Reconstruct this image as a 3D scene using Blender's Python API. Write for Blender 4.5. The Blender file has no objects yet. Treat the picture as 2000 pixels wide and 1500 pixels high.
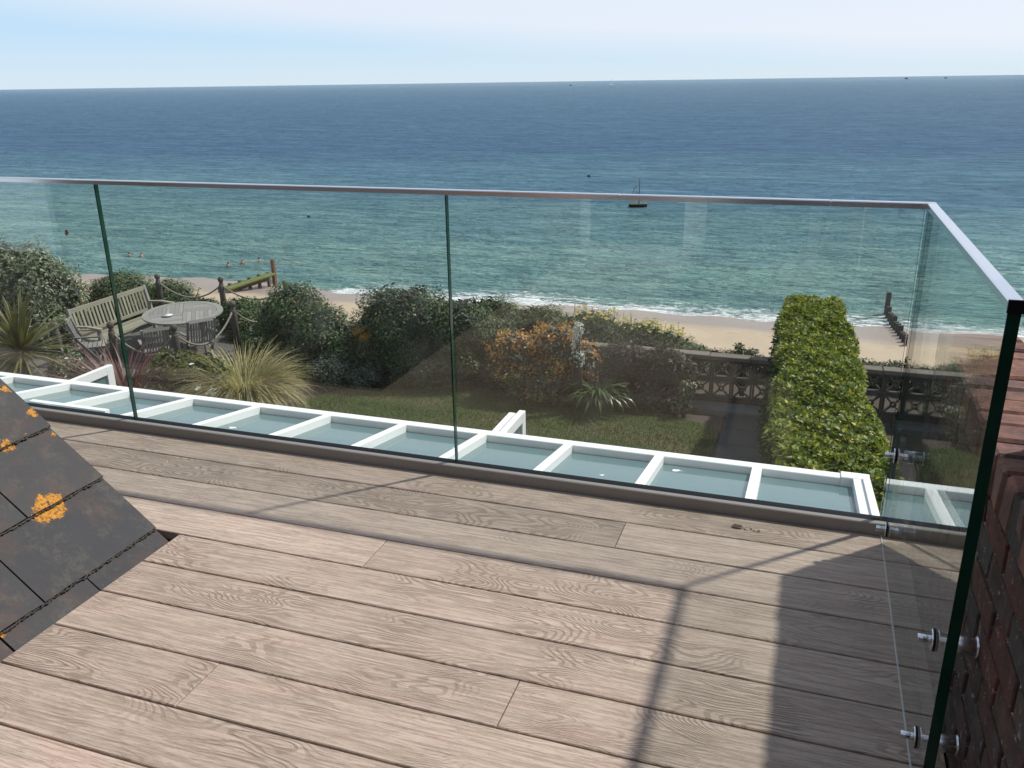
import bpy, math, random
import numpy as np
from mathutils import Matrix, Vector, Euler

random.seed(7)
R = math.radians
SC = bpy.context.scene
COL = SC.collection

# ------------------------------------------------------------------ camera
CAM_Z = 1.46
cam_d = bpy.data.cameras.new('camera')
cam = bpy.data.objects.new('camera', cam_d)
COL.objects.link(cam)
cam_d.sensor_width = 36.0
cam_d.lens = 1665.67 / 2000 * 36.0
cam_d.clip_start = 0.02
cam_d.clip_end = 60000
_p, _r, _y = R(19.512), R(-0.840), R(19.203)
fw = Vector((-math.sin(_y) * math.cos(_p), math.cos(_y) * math.cos(_p), -math.sin(_p)))
rt = Vector((math.cos(_y), math.sin(_y), 0))
up = rt.cross(fw)
rt2 = rt * math.cos(_r) + up * math.sin(_r)
up2 = -rt * math.sin(_r) + up * math.cos(_r)
cam.matrix_world = Matrix(((rt2.x, up2.x, -fw.x, 0), (rt2.y, up2.y, -fw.y, 0), (rt2.z, up2.z, -fw.z, CAM_Z), (0, 0, 0, 1)))
SC.camera = cam

# ------------------------------------------------------------------ world and sun
SUN_EL, SUN_AZ = 52.8, 46.3          # azimuth clockwise from +Y (the sea)
w = bpy.data.worlds.new('World'); SC.world = w; w.use_nodes = True
nt = w.node_tree; nt.nodes.clear()
out = nt.nodes.new('ShaderNodeOutputWorld'); bg = nt.nodes.new('ShaderNodeBackground')
sky = nt.nodes.new('ShaderNodeTexSky'); sky.sky_type = 'NISHITA'; sky.sun_disc = False
sky.sun_elevation = R(SUN_EL); sky.sun_rotation = R(SUN_AZ)
sky.air_density = 1.0; sky.dust_density = 0.6; sky.ozone_density = 1.6; sky.altitude = 20
bg.inputs['Strength'].default_value = 0.11
tc = nt.nodes.new('ShaderNodeTexCoord')
mp = nt.nodes.new('ShaderNodeMapping'); mp.inputs['Scale'].default_value = (1.0, 1.0, 6.5); mp.inputs['Rotation'].default_value = (0.06, 0.10, 0.0); mp.inputs['Location'].default_value = (0.35, 0.2, 0.1)
nz = nt.nodes.new('ShaderNodeTexNoise'); nz.inputs['Scale'].default_value = 1.25; nz.inputs['Detail'].default_value = 4; nz.inputs['Roughness'].default_value = 0.42; nz.inputs['Distortion'].default_value = 0.3
def wmath(op, a, b=0.0, clamp=False):
    n = nt.nodes.new('ShaderNodeMath'); n.operation = op; n.use_clamp = clamp
    for i, v in ((0, a), (1, b)):
        if isinstance(v, float): n.inputs[i].default_value = v
        else: nt.links.new(v, n.inputs[i])
    return n.outputs[0]
def wmix(f, a, b):
    n = nt.nodes.new('ShaderNodeMix'); n.data_type = 'RGBA'
    for i, v in ((0, f), (6, a), (7, b)):
        if isinstance(v, tuple): n.inputs[i].default_value = v
        else: nt.links.new(v, n.inputs[i])
    return n.outputs[2]
nt.links.new(tc.outputs['Generated'], mp.inputs['Vector']); nt.links.new(mp.outputs[0], nz.inputs['Vector'])
sz = nt.nodes.new('ShaderNodeSeparateXYZ'); nt.links.new(tc.outputs['Generated'], sz.inputs[0])
# a thin high veil of cloud whose lower edge slopes down from left to right; clear pale blue shows below it
edge = wmath('ADD', wmath('SUBTRACT', sz.outputs[2], 0.026), wmath('MULTIPLY', sz.outputs[0], 0.067))
edge = wmath('ADD', edge, wmath('MULTIPLY', wmath('SUBTRACT', nz.outputs['Fac'], 0.5), 0.05))
veil = wmath('MULTIPLY', wmath('ADD', edge, 0.012), 30.0, True)
low = wmath('MULTIPLY', wmath('SUBTRACT', 0.050, sz.outputs[2]), 16.0, True)
clear = wmix(low, (4.1, 5.8, 7.5, 1), (5.6, 6.5, 7.15, 1))
cloud = wmix(wmath('MULTIPLY', nz.outputs['Fac'], 1.0), (6.3, 6.8, 7.55, 1), (5.9, 6.35, 7.45, 1))
c_ = wmix(veil, clear, cloud)
thin = wmath('SUBTRACT', 0.90, wmath('MULTIPLY', sz.outputs[2], 0.62), True)       # the veil thins towards the zenith
nt.links.new(wmix(thin, sky.outputs[0], c_), bg.inputs['Color'])
nt.links.new(bg.outputs[0], out.inputs['Surface'])

sd = bpy.data.lights.new('sun', 'SUN'); sd.energy = 3.9; sd.angle = R(1.5); sd.color = (1.0, 0.955, 0.88)
sun = bpy.data.objects.new('sun', sd); COL.objects.link(sun)
sdir = Vector((math.sin(R(SUN_AZ)) * math.cos(R(SUN_EL)), math.cos(R(SUN_AZ)) * math.cos(R(SUN_EL)), math.sin(R(SUN_EL))))
sun.rotation_euler = sdir.to_track_quat('Z', 'Y').to_euler()
sun.location = (10, 10, 20)

SC.view_settings.view_transform = 'Standard'; SC.view_settings.look = 'None'
SC.view_settings.exposure = 0.27; SC.view_settings.gamma = 1.0; SC.view_settings.use_curve_mapping = False
SC.render.engine = 'CYCLES'
SC.cycles.use_denoising = True
SC.cycles.max_bounces = 8; SC.cycles.diffuse_bounces = 3; SC.cycles.glossy_bounces = 4
SC.cycles.transmission_bounces = 6; SC.cycles.transparent_max_bounces = 24
SC.cycles.sample_clamp_indirect = 6.0

# ------------------------------------------------------------------ helpers
def tag(o, label=None, cat=None, group=None, kind=None):
    if label: o['label'] = label
    if cat: o['category'] = cat
    if group: o['group'] = group
    if kind: o['kind'] = kind
    return o

def empty(name, loc=(0, 0, 0), rz=0.0):
    o = bpy.data.objects.new(name, None); COL.objects.link(o)
    o.location = loc; o.rotation_euler = (0, 0, rz); o.empty_display_size = 0.1
    return o

def link(name, me, parent=None, loc=None, rot=None, scale=None):
    o = bpy.data.objects.new(name, me); COL.objects.link(o)
    if parent: o.parent = parent
    if loc is not None: o.location = loc
    if rot is not None: o.rotation_euler = rot
    if scale is not None: o.scale = scale
    return o

def copy_tree(o, parent=None):
    c = o.copy(); COL.objects.link(c)
    if parent: c.parent = parent
    for ch in list(o.children): copy_tree(ch, c)
    return c

class MB:
    """collects boxes, tubes and lathes into one mesh"""
    def __init__(s): s.v = []; s.f = []; s.sm = []
    def add(s, vs, fs, smooth=False):
        b = len(s.v); s.v += [tuple(v) for v in vs]
        s.f += [tuple(i + b for i in f) for f in fs]; s.sm += [smooth] * len(fs)
        return s
    def box(s, x0, x1, y0, y1, z0, z1, c=0.0, m=None):
        """axis box; c = chamfer of the top edges; m = optional matrix"""
        if c:
            vs = [(x0, y0, z0), (x1, y0, z0), (x1, y1, z0), (x0, y1, z0),
                  (x0, y0, z1 - c), (x1, y0, z1 - c), (x1, y1, z1 - c), (x0, y1, z1 - c),
                  (x0 + c, y0 + c, z1), (x1 - c, y0 + c, z1), (x1 - c, y1 - c, z1), (x0 + c, y1 - c, z1)]
            fs = [(3, 2, 1, 0), (8, 9, 10, 11)]
            for a in range(4):
                b = (a + 1) % 4
                fs += [(a, b, b + 4, a + 4), (a + 4, b + 4, b + 8, a + 8)]
        else:
            vs = [(x0, y0, z0), (x1, y0, z0), (x1, y1, z0), (x0, y1, z0), (x0, y0, z1), (x1, y0, z1), (x1, y1, z1), (x0, y1, z1)]
            fs = [(3, 2, 1, 0), (4, 5, 6, 7), (0, 1, 5, 4), (1, 2, 6, 5), (2, 3, 7, 6), (3, 0, 4, 7)]
        if m is not None: vs = [m @ Vector(v) for v in vs]
        return s.add(vs, fs)
    def bar(s, p, q, wd, ht, upv=(0, 0, 1)):
        """square bar from p to q"""
        p, q = Vector(p), Vector(q); d = (q - p); L = d.length; d.normalize()
        u = Vector(upv); sx = d.cross(u)
        if sx.length < 1e-4: sx = d.cross(Vector((1, 0, 0)))
        sx.normalize(); u = sx.cross(d)
        vs = []
        for e in (p, q):
            for a, b in ((-1, -1), (1, -1), (1, 1), (-1, 1)):
                vs.append(e + sx * (a * wd / 2) + u * (b * ht / 2))
        return s.add(vs, [(3, 2, 1, 0), (4, 5, 6, 7), (0, 1, 5, 4), (1, 2, 6, 5), (2, 3, 7, 6), (3, 0, 4, 7)])
    def tube(s, pts, r, n=8, closed=True, smooth=True):
        pts = [Vector(p) for p in pts]
        if not isinstance(r, (list, tuple)): r = [r] * len(pts)
        vs = []; fs = []; prev = None
        for i, p in enumerate(pts):
            d = (pts[min(i + 1, len(pts) - 1)] - pts[max(i - 1, 0)]).normalized()
            if prev is None:
                a = d.cross(Vector((0, 0, 1)))
                if a.length < 1e-3: a = d.cross(Vector((1, 0, 0)))
            else:
                a = prev - d * prev.dot(d)
            a.normalize(); prev = a; b = d.cross(a)
            for k in range(n):
                t = 2 * math.pi * k / n
                vs.append(p + (a * math.cos(t) + b * math.sin(t)) * r[i])
        for i in range(len(pts) - 1):
            for k in range(n):
                k2 = (k + 1) % n
                fs.append((i * n + k, i * n + k2, (i + 1) * n + k2, (i + 1) * n + k))
        s.add(vs, fs, smooth)
        if closed:
            b0 = len(s.v) - len(vs)
            s.f += [tuple(b0 + k for k in reversed(range(n))), tuple(b0 + (len(pts) - 1) * n + k for k in range(n))]
            s.sm += [False, False]
        return s
    def mesh(s, name, mat, bevel=0):
        me = bpy.data.meshes.new(name); me.from_pydata(s.v, [], s.f)
        me.polygons.foreach_set('use_smooth', s.sm)
        if mat: me.materials.append(mat)
        me.update(); return me
    def build(s, name, mat, parent=None, **k):
        return link(name, s.mesh(name, mat), parent, **k)

# ---- node helpers
def newmat(name):
    m = bpy.data.materials.new(name); m.use_nodes = True
    nt = m.node_tree; b = nt.nodes['Principled BSDF']
    return m, nt, b
def nd(nt, t, **kw):
    n = nt.nodes.new(t)
    for k, v in kw.items(): setattr(n, k, v)
    return n
def L(nt, a, b): nt.links.new(a, b)
def sock(nt, dst, v):
    if hasattr(v, 'is_output') or isinstance(v, bpy.types.NodeSocket): L(nt, v, dst)
    else: dst.default_value = v
def mth(nt, op, a, b=0.0, c=0.0, clamp=False):
    n = nd(nt, 'ShaderNodeMath', operation=op, use_clamp=clamp)
    sock(nt, n.inputs[0], a); sock(nt, n.inputs[1], b); sock(nt, n.inputs[2], c)
    return n.outputs[0]
def mix(nt, f, a, b, blend='MIX'):
    n = nd(nt, 'ShaderNodeMix', data_type='RGBA', blend_type=blend)
    sock(nt, n.inputs[0], f)
    for i, v in ((6, a), (7, b)):
        if isinstance(v, tuple) and len(v) == 3: v = (*v, 1)
        sock(nt, n.inputs[i], v)
    return n.outputs[2]
def ramp(nt, f, stops, interp='LINEAR'):
    n = nd(nt, 'ShaderNodeValToRGB'); n.color_ramp.interpolation = interp
    e = n.color_ramp.elements
    while len(e) < len(stops): e.new(0.5)
    for i, (p, c) in enumerate(stops):
        e[i].position = p
        e[i].color = (c, c, c, 1) if isinstance(c, (int, float)) else (*c, 1)
    L(nt, f, n.inputs[0]); return n.outputs[0]
def mapping(nt, vec, scale=(1, 1, 1), rot=(0, 0, 0), loc=(0, 0, 0)):
    n = nd(nt, 'ShaderNodeMapping'); L(nt, vec, n.inputs[0])
    n.inputs['Scale'].default_value = scale; n.inputs['Rotation'].default_value = rot
    sock(nt, n.inputs['Location'], loc)
    return n.outputs[0]
def noise(nt, vec, scale, detail=4, rough=0.5, dist=0.0):
    n = nd(nt, 'ShaderNodeTexNoise'); L(nt, vec, n.inputs['Vector'])
    n.inputs['Scale'].default_value = scale; n.inputs['Detail'].default_value = detail
    n.inputs['Roughness'].default_value = rough; n.inputs['Distortion'].default_value = dist
    return n.outputs['Fac']
def bump(nt, b, h, strength=0.3, dist=0.01, normal=None):
    n = nd(nt, 'ShaderNodeBump'); L(nt, h, n.inputs['Height'])
    n.inputs['Strength'].default_value = strength; n.inputs['Distance'].default_value = dist
    if normal is not None: L(nt, normal, n.inputs['Normal'])
    if b is not None: L(nt, n.outputs[0], b.inputs['Normal'])
    return n.outputs[0]
def objvec(nt, spread=7.0):
    """object coordinates with an offset of its own for every object"""
    t = nd(nt, 'ShaderNodeTexCoord'); oi = nd(nt, 'ShaderNodeObjectInfo')
    v = nd(nt, 'ShaderNodeVectorMath', operation='MULTIPLY_ADD')
    c = nd(nt, 'ShaderNodeCombineXYZ'); L(nt, oi.outputs['Random'], c.inputs[0])
    L(nt, mth(nt, 'FRACT', mth(nt, 'MULTIPLY', oi.outputs['Random'], 37.7)), c.inputs[1])
    L(nt, mth(nt, 'FRACT', mth(nt, 'MULTIPLY', oi.outputs['Random'], 91.3)), c.inputs[2])
    L(nt, c.outputs[0], v.inputs[0]); v.inputs[1].default_value = (spread * 3, spread * 2, spread)
    L(nt, t.outputs['Object'], v.inputs[2])
    return v.outputs[0], oi.outputs['Random']
def worldvec(nt):
    return nd(nt, 'ShaderNodeNewGeometry').outputs['Position']
def plain(name, col, rough=0.5, metal=0.0, var=0.0, vscale=8.0, bmp=0.0, bscale=60.0, spec=0.5):
    m, nt, b = newmat(name)
    v, rnd = objvec(nt)
    c = col
    if var:
        n = noise(nt, v, vscale, 5, 0.6)
        c = mix(nt, n, tuple(x * (1 - var) for x in col), tuple(min(1, x * (1 + var)) for x in col))
        L(nt, c, b.inputs['Base Color'])
    else: b.inputs['Base Color'].default_value = (*col, 1)
    b.inputs['Roughness'].default_value = rough; b.inputs['Metallic'].default_value = metal
    b.inputs['Specular IOR Level'].default_value = spec
    if bmp: bump(nt, b, noise(nt, v, bscale, 4, 0.6), bmp, 0.01)
    return m

# ------------------------------------------------------------------ materials
def deck_material():
    m, nt, b = newmat('embossed oak decking board')
    v, rnd = objvec(nt, 9)
    big = noise(nt, mapping(nt, v, (1.5, 5.5, 1)), 1.0, 2.0, 0.5, 0.25)
    wig = noise(nt, mapping(nt, v, (30, 60, 1)), 1.0, 2, 0.5)
    rings = mth(nt, 'SINE', mth(nt, 'ADD', mth(nt, 'MULTIPLY', big, 290.0), mth(nt, 'MULTIPLY', wig, 3.2)))
    rings = ramp(nt, mth(nt, 'MULTIPLY_ADD', rings, 0.5, 0.5), [(0.12, 0.0), (0.55, 1.0)])
    warpf = noise(nt, mapping(nt, v, (3, 3, 3)), 1.2, 2, 0.5)          # where the grain is strong
    strong = ramp(nt, mth(nt, 'ADD', warpf, mth(nt, 'MULTIPLY', mth(nt, 'SUBTRACT', rnd, 0.5), 0.40)), [(0.50, 0.04), (0.66, 1.0)])
    fine = noise(nt, mapping(nt, v, (6, 120, 10)), 1.0, 5, 0.65, 0.4)
    fine2 = noise(nt, mapping(nt, v, (22, 260, 20)), 1.0, 3, 0.7)
    pores = ramp(nt, fine, [(0.36, 0.0), (0.56, 1.0)])
    tone = mix(nt, noise(nt, mapping(nt, v, (1.3, 3.5, 2)), 1.2, 4, 0.6), (0.365, 0.285, 0.228), (0.610, 0.492, 0.400))
    pink = ramp(nt, noise(nt, mapping(nt, v, (1.6, 5, 2)), 1.7, 3, 0.6), [(0.52, 0.0), (0.70, 1.0)])
    tone = mix(nt, mth(nt, 'MULTIPLY', pink, 0.52), tone, (0.530, 0.360, 0.300))
    tone = mix(nt, mth(nt, 'MULTIPLY', rnd, 0.60), tone, (0.330, 0.262, 0.208))
    dark = mix(nt, 1.0, tone, (0.50, 0.46, 0.42), 'MULTIPLY')
    g1 = mth(nt, 'MULTIPLY', mth(nt, 'SUBTRACT', 1.0, rings), mth(nt, 'MULTIPLY', strong, 0.62))
    c = mix(nt, g1, tone, dark)
    c = mix(nt, mth(nt, 'MULTIPLY', mth(nt, 'SUBTRACT', 1.0, pores), 0.55), c, dark)
    blot = ramp(nt, noise(nt, mapping(nt, v, (3, 9, 5)), 1.5, 6, 0.75), [(0.34, 1.0), (0.47, 0.0)])
    c = mix(nt, mth(nt, 'MULTIPLY', blot, 0.4), c, (0.24, 0.19, 0.155))
    chalk = ramp(nt, noise(nt, mapping(nt, v, (9, 22, 9)), 1.4, 4, 0.7), [(0.66, 0.0), (0.76, 1.0)])
    c = mix(nt, mth(nt, 'MULTIPLY', chalk, 0.5), c, (0.55, 0.47, 0.40))
    pits = ramp(nt, noise(nt, mapping(nt, v, (26, 210, 20)), 1.0, 5, 0.75, 0.3), [(0.38, 1.0), (0.47, 0.0)])
    c = mix(nt, mth(nt, 'MULTIPLY', pits, 0.45), c, (0.20, 0.15, 0.12))
    L(nt, c, b.inputs['Base Color'])
    b.inputs['Roughness'].default_value = 0.62; b.inputs['Specular IOR Level'].default_value = 0.35
    h = mth(nt, 'ADD', mth(nt, 'MULTIPLY', rings, mth(nt, 'MULTIPLY', strong, 0.8)), mth(nt, 'ADD', mth(nt, 'MULTIPLY', pores, 0.7), mth(nt, 'MULTIPLY', fine2, 0.5)))
    bump(nt, b, h, 0.9, 0.0020)
    return m

def weathered_wood(name, c0, c1, axis=(3, 40, 40), rough=0.8):
    m, nt, b = newmat(name)
    v, rnd = objvec(nt, 5)
    n = noise(nt, mapping(nt, v, axis), 1.0, 5, 0.65, 0.3)
    n2 = noise(nt, v, 3.0, 4, 0.6)
    c = mix(nt, n, c0, c1); c = mix(nt, mth(nt, 'MULTIPLY', n2, 0.5), c, tuple(0.6 * x for x in c0)); c = mix(nt, mth(nt, 'MULTIPLY', rnd, 0.7), c, tuple(0.55 * x for x in c0))
    L(nt, c, b.inputs['Base Color']); b.inputs['Roughness'].default_value = rough
    bump(nt, b, n, 0.4, 0.004)
    return m

def glass_material():
    m, nt, b = newmat('clear toughened glass')
    nt.nodes.remove(b); o = nt.nodes['Material Output']
    geo = nd(nt, 'ShaderNodeNewGeometry')
    ior = mth(nt, 'ADD', 1.5, mth(nt, 'MULTIPLY', geo.outputs['Backfacing'], 1 / 1.5 - 1.5))
    fr = nd(nt, 'ShaderNodeFresnel'); L(nt, ior, fr.inputs['IOR'])
    tr = nd(nt, 'ShaderNodeBsdfTransparent')
    gl = nd(nt, 'ShaderNodeBsdfGlossy'); gl.inputs['Roughness'].default_value = 0.0
    gl.inputs['Color'].default_value = (0.97, 1.0, 0.985, 1)
    # a salt film on the pane, thicker in smears
    wv = worldvec(nt)
    sm = noise(nt, mapping(nt, wv, (1.4, 1.4, 0.9), rot=(0, 0.5, 0)), 2.2, 5, 0.6, 0.7)
    film = ramp(nt, sm, [(0.45, 0.002), (0.60, 0.010), (0.72, 0.070)])
    spots = ramp(nt, noise(nt, wv, 90.0, 2, 0.5), [(0.73, 0.0), (0.78, 0.16)])
    film = mth(nt, 'ADD', film, spots)
    tr.inputs['Color'].default_value = (0.950, 0.972, 0.962, 1)
    df = nd(nt, 'ShaderNodeBsdfDiffuse'); df.inputs['Color'].default_value = (0.62, 0.64, 0.62, 1)
    m1 = nd(nt, 'ShaderNodeMixShader'); L(nt, film, m1.inputs[0]); L(nt, tr.outputs[0], m1.inputs[1]); L(nt, df.outputs[0], m1.inputs[2])
    m2 = nd(nt, 'ShaderNodeMixShader'); L(nt, fr.outputs[0], m2.inputs[0]); L(nt, m1.outputs[0], m2.inputs[1]); L(nt, gl.outputs[0], m2.inputs[2])
    L(nt, m2.outputs[0], o.inputs['Surface'])
    return m

def glass_edge_material():
    m, nt, b = newmat('green cut edge of glass')
    wv = worldvec(nt)
    n = noise(nt, mapping(nt, wv, (1, 1, 3)), 3.0, 2)
    L(nt, mix(nt, n, (0.0012, 0.014, 0.010), (0.004, 0.060, 0.036)), b.inputs['Base Color'])  # brighter green streaks paint the guided light into the edge colour
    b.inputs['Roughness'].default_value = 0.12
    return m

def tinted_glass_material():
    m, nt, b = newmat('solar control roof glass')
    o = nt.nodes['Material Output']
    wv = worldvec(nt)
    n = noise(nt, wv, 1.2, 3, 0.5)
    L(nt, mix(nt, n, (0.110, 0.200, 0.210), (0.135, 0.235, 0.240)), b.inputs['Base Color'])
    b.inputs['Roughness'].default_value = 0.035; b.inputs['IOR'].default_value = 2.3
    sp = ramp(nt, noise(nt, wv, 14.0, 3, 0.7), [(0.68, 0.0), (0.78, 1.0)])
    L(nt, mth(nt, 'ADD', mth(nt, 'MULTIPLY', sp, 0.25), 0.035), b.inputs['Roughness'])
    tr = nd(nt, 'ShaderNodeBsdfTransparent'); tr.inputs['Color'].default_value = (0.45, 0.62, 0.62, 1)
    ms = nd(nt, 'ShaderNodeMixShader'); ms.inputs[0].default_value = 0.82
    L(nt, tr.outputs[0], ms.inputs[1]); L(nt, b.outputs[0], ms.inputs[2]); L(nt, ms.outputs[0], o.inputs['Surface'])
    return m

def brick_material(name, cols, dirt=0.5, lichen=True):
    m, nt, b = newmat(name)
    v, rnd = objvec(nt, 6)
    c = ramp(nt, rnd, [(i / (len(cols) - 1), k) for i, k in enumerate(cols)])
    n = noise(nt, v, 14.0, 6, 0.7)
    c = mix(nt, ramp(nt, n, [(0.35, 0.0), (0.62, 1.0)]), c, mix(nt, 1.0, c, (0.42, 0.42, 0.44), 'MULTIPLY'))
    d = ramp(nt, noise(nt, v, 9.0, 6, 0.75), [(0.50, 0.0), (0.66, 1.0)])
    c = mix(nt, mth(nt, 'MULTIPLY', d, dirt), c, (0.055, 0.05, 0.045))
    if lichen:
        w2 = worldvec(nt)
        li = ramp(nt, noise(nt, w2, 34.0, 6, 0.8), [(0.585, 0.0), (0.65, 1.0)])
        c = mix(nt, mth(nt, 'MULTIPLY', li, 0.8), c, (0.36, 0.33, 0.28))
    L(nt, c, b.inputs['Base Color']); b.inputs['Roughness'].default_value = 0.88
    bump(nt, b, noise(nt, v, 55.0, 6, 0.75), 0.8, 0.006)
    return m

def slate_material():
    m, nt, b = newmat('dark roof slate with lichen')
    v, rnd = objvec(nt, 6); wv = worldvec(nt)
    c = mix(nt, rnd, (0.034, 0.036, 0.042), (0.054, 0.053, 0.055))
    n = noise(nt, v, 5.0, 5, 0.65)
    c = mix(nt, mth(nt, 'MULTIPLY', n, 0.8), c, (0.046, 0.044, 0.044))
    red = ramp(nt, noise(nt, wv, 6.0, 6, 0.72), [(0.50, 0.0), (0.66, 1.0)])
    c = mix(nt, mth(nt, 'MULTIPLY', red, 0.55), c, (0.100, 0.060, 0.047))
    gr = ramp(nt, noise(nt, wv, 9.0, 8, 0.85), [(0.52, 0.0), (0.62, 1.0)])
    c = mix(nt, mth(nt, 'MULTIPLY', gr, 0.38), c, (0.115, 0.105, 0.080))
    # orange lichen: a few rosettes where they grow on this roof
    tot = None
    wn = nd(nt, 'ShaderNodeTexNoise'); L(nt, wv, wn.inputs['Vector']); wn.inputs['Scale'].default_value = 34.0; wn.inputs['Detail'].default_value = 5; wn.inputs['Roughness'].default_value = 0.7
    jit = nd(nt, 'ShaderNodeVectorMath', operation='MULTIPLY_ADD')
    L(nt, wn.outputs['Color'], jit.inputs[0]); jit.inputs[1].default_value = (0.085, 0.085, 0.085)
    sub = nd(nt, 'ShaderNodeVectorMath', operation='SUBTRACT'); L(nt, wv, sub.inputs[0]); sub.inputs[1].default_value = (0.0425, 0.0425, 0.0425)
    L(nt, sub.outputs[0], jit.inputs[2])
    def at(s, y): return (-1.985 - s * math.cos(R(41)), y, s * math.sin(R(41)))
    for (s, y, r0, r1) in ((0.300, 1.822, 0.020, 0.050), (0.290, 1.790, 0.0, 0.034), (0.748, 2.030, 0, 0.018), (0.622, 2.030, 0, 0.022), (0.552, 1.870, 0, 0.026),
                           (0.560, 1.95, 0, 0.012), (0.52, 2.035, 0, 0.014), (0.04, 1.43, 0, 0.016)):
        dn = nd(nt, 'ShaderNodeVectorMath', operation='DISTANCE'); L(nt, jit.outputs[0], dn.inputs[0]); dn.inputs[1].default_value = at(s, y)
        a = mth(nt, 'LESS_THAN', dn.outputs['Value'], r1)
        if r0: a = mth(nt, 'MULTIPLY', a, mth(nt, 'GREATER_THAN', dn.outputs['Value'], r0 * 0.9))
        tot = a if tot is None else mth(nt, 'MAXIMUM', tot, a)
    tot = mth(nt, 'MULTIPLY', tot, ramp(nt, noise(nt, wv, 120.0, 4, 0.7), [(0.38, 0.25), (0.50, 1.0)]))
    oc = mix(nt, noise(nt, wv, 60.0, 4, 0.7), (0.36, 0.14, 0.012), (0.56, 0.27, 0.04))
    c = mix(nt, tot, c, oc)
    L(nt, c, b.inputs['Base Color'])
    L(nt, mth(nt, 'MULTIPLY_ADD', n, 0.2, 0.62), b.inputs['Roughness']); b.inputs['Specular IOR Level'].default_value = 0.25
    bump(nt, b, mth(nt, 'ADD', noise(nt, v, 30.0, 6, 0.7), tot), 0.5, 0.004)
    return m

def leaf_material(name, c0, c1, c2=None, rough=0.45, trans=0.25, spec=0.5):
    m, nt, b = newmat(name)
    o = nt.nodes['Material Output']
    g = nd(nt, 'ShaderNodeNewGeometry')
    stops = [(0.0, c0), (0.75, c1)] + ([(1.0, c2)] if c2 else [])
    c = ramp(nt, g.outputs['Random Per Island'], stops)
    n = noise(nt, worldvec(nt), 2.3, 3, 0.5)
    c = mix(nt, mth(nt, 'MULTIPLY', n, 0.6), c, mix(nt, 1.0, c, (0.62, 0.66, 0.6), 'MULTIPLY'))
    L(nt, c, b.inputs['Base Color']); b.inputs['Roughness'].default_value = rough; b.inputs['Specular IOR Level'].default_value = spec
    t = nd(nt, 'ShaderNodeBsdfTranslucent'); L(nt, mix(nt, 1.0, c, (1.25, 1.35, 0.7), 'MULTIPLY'), t.inputs['Color'])
    ms = nd(nt, 'ShaderNodeMixShader'); ms.inputs[0].default_value = trans
    L(nt, b.outputs[0], ms.inputs[1]); L(nt, t.outputs[0], ms.inputs[2]); L(nt, ms.outputs[0], o.inputs['Surface'])
    return m

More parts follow.
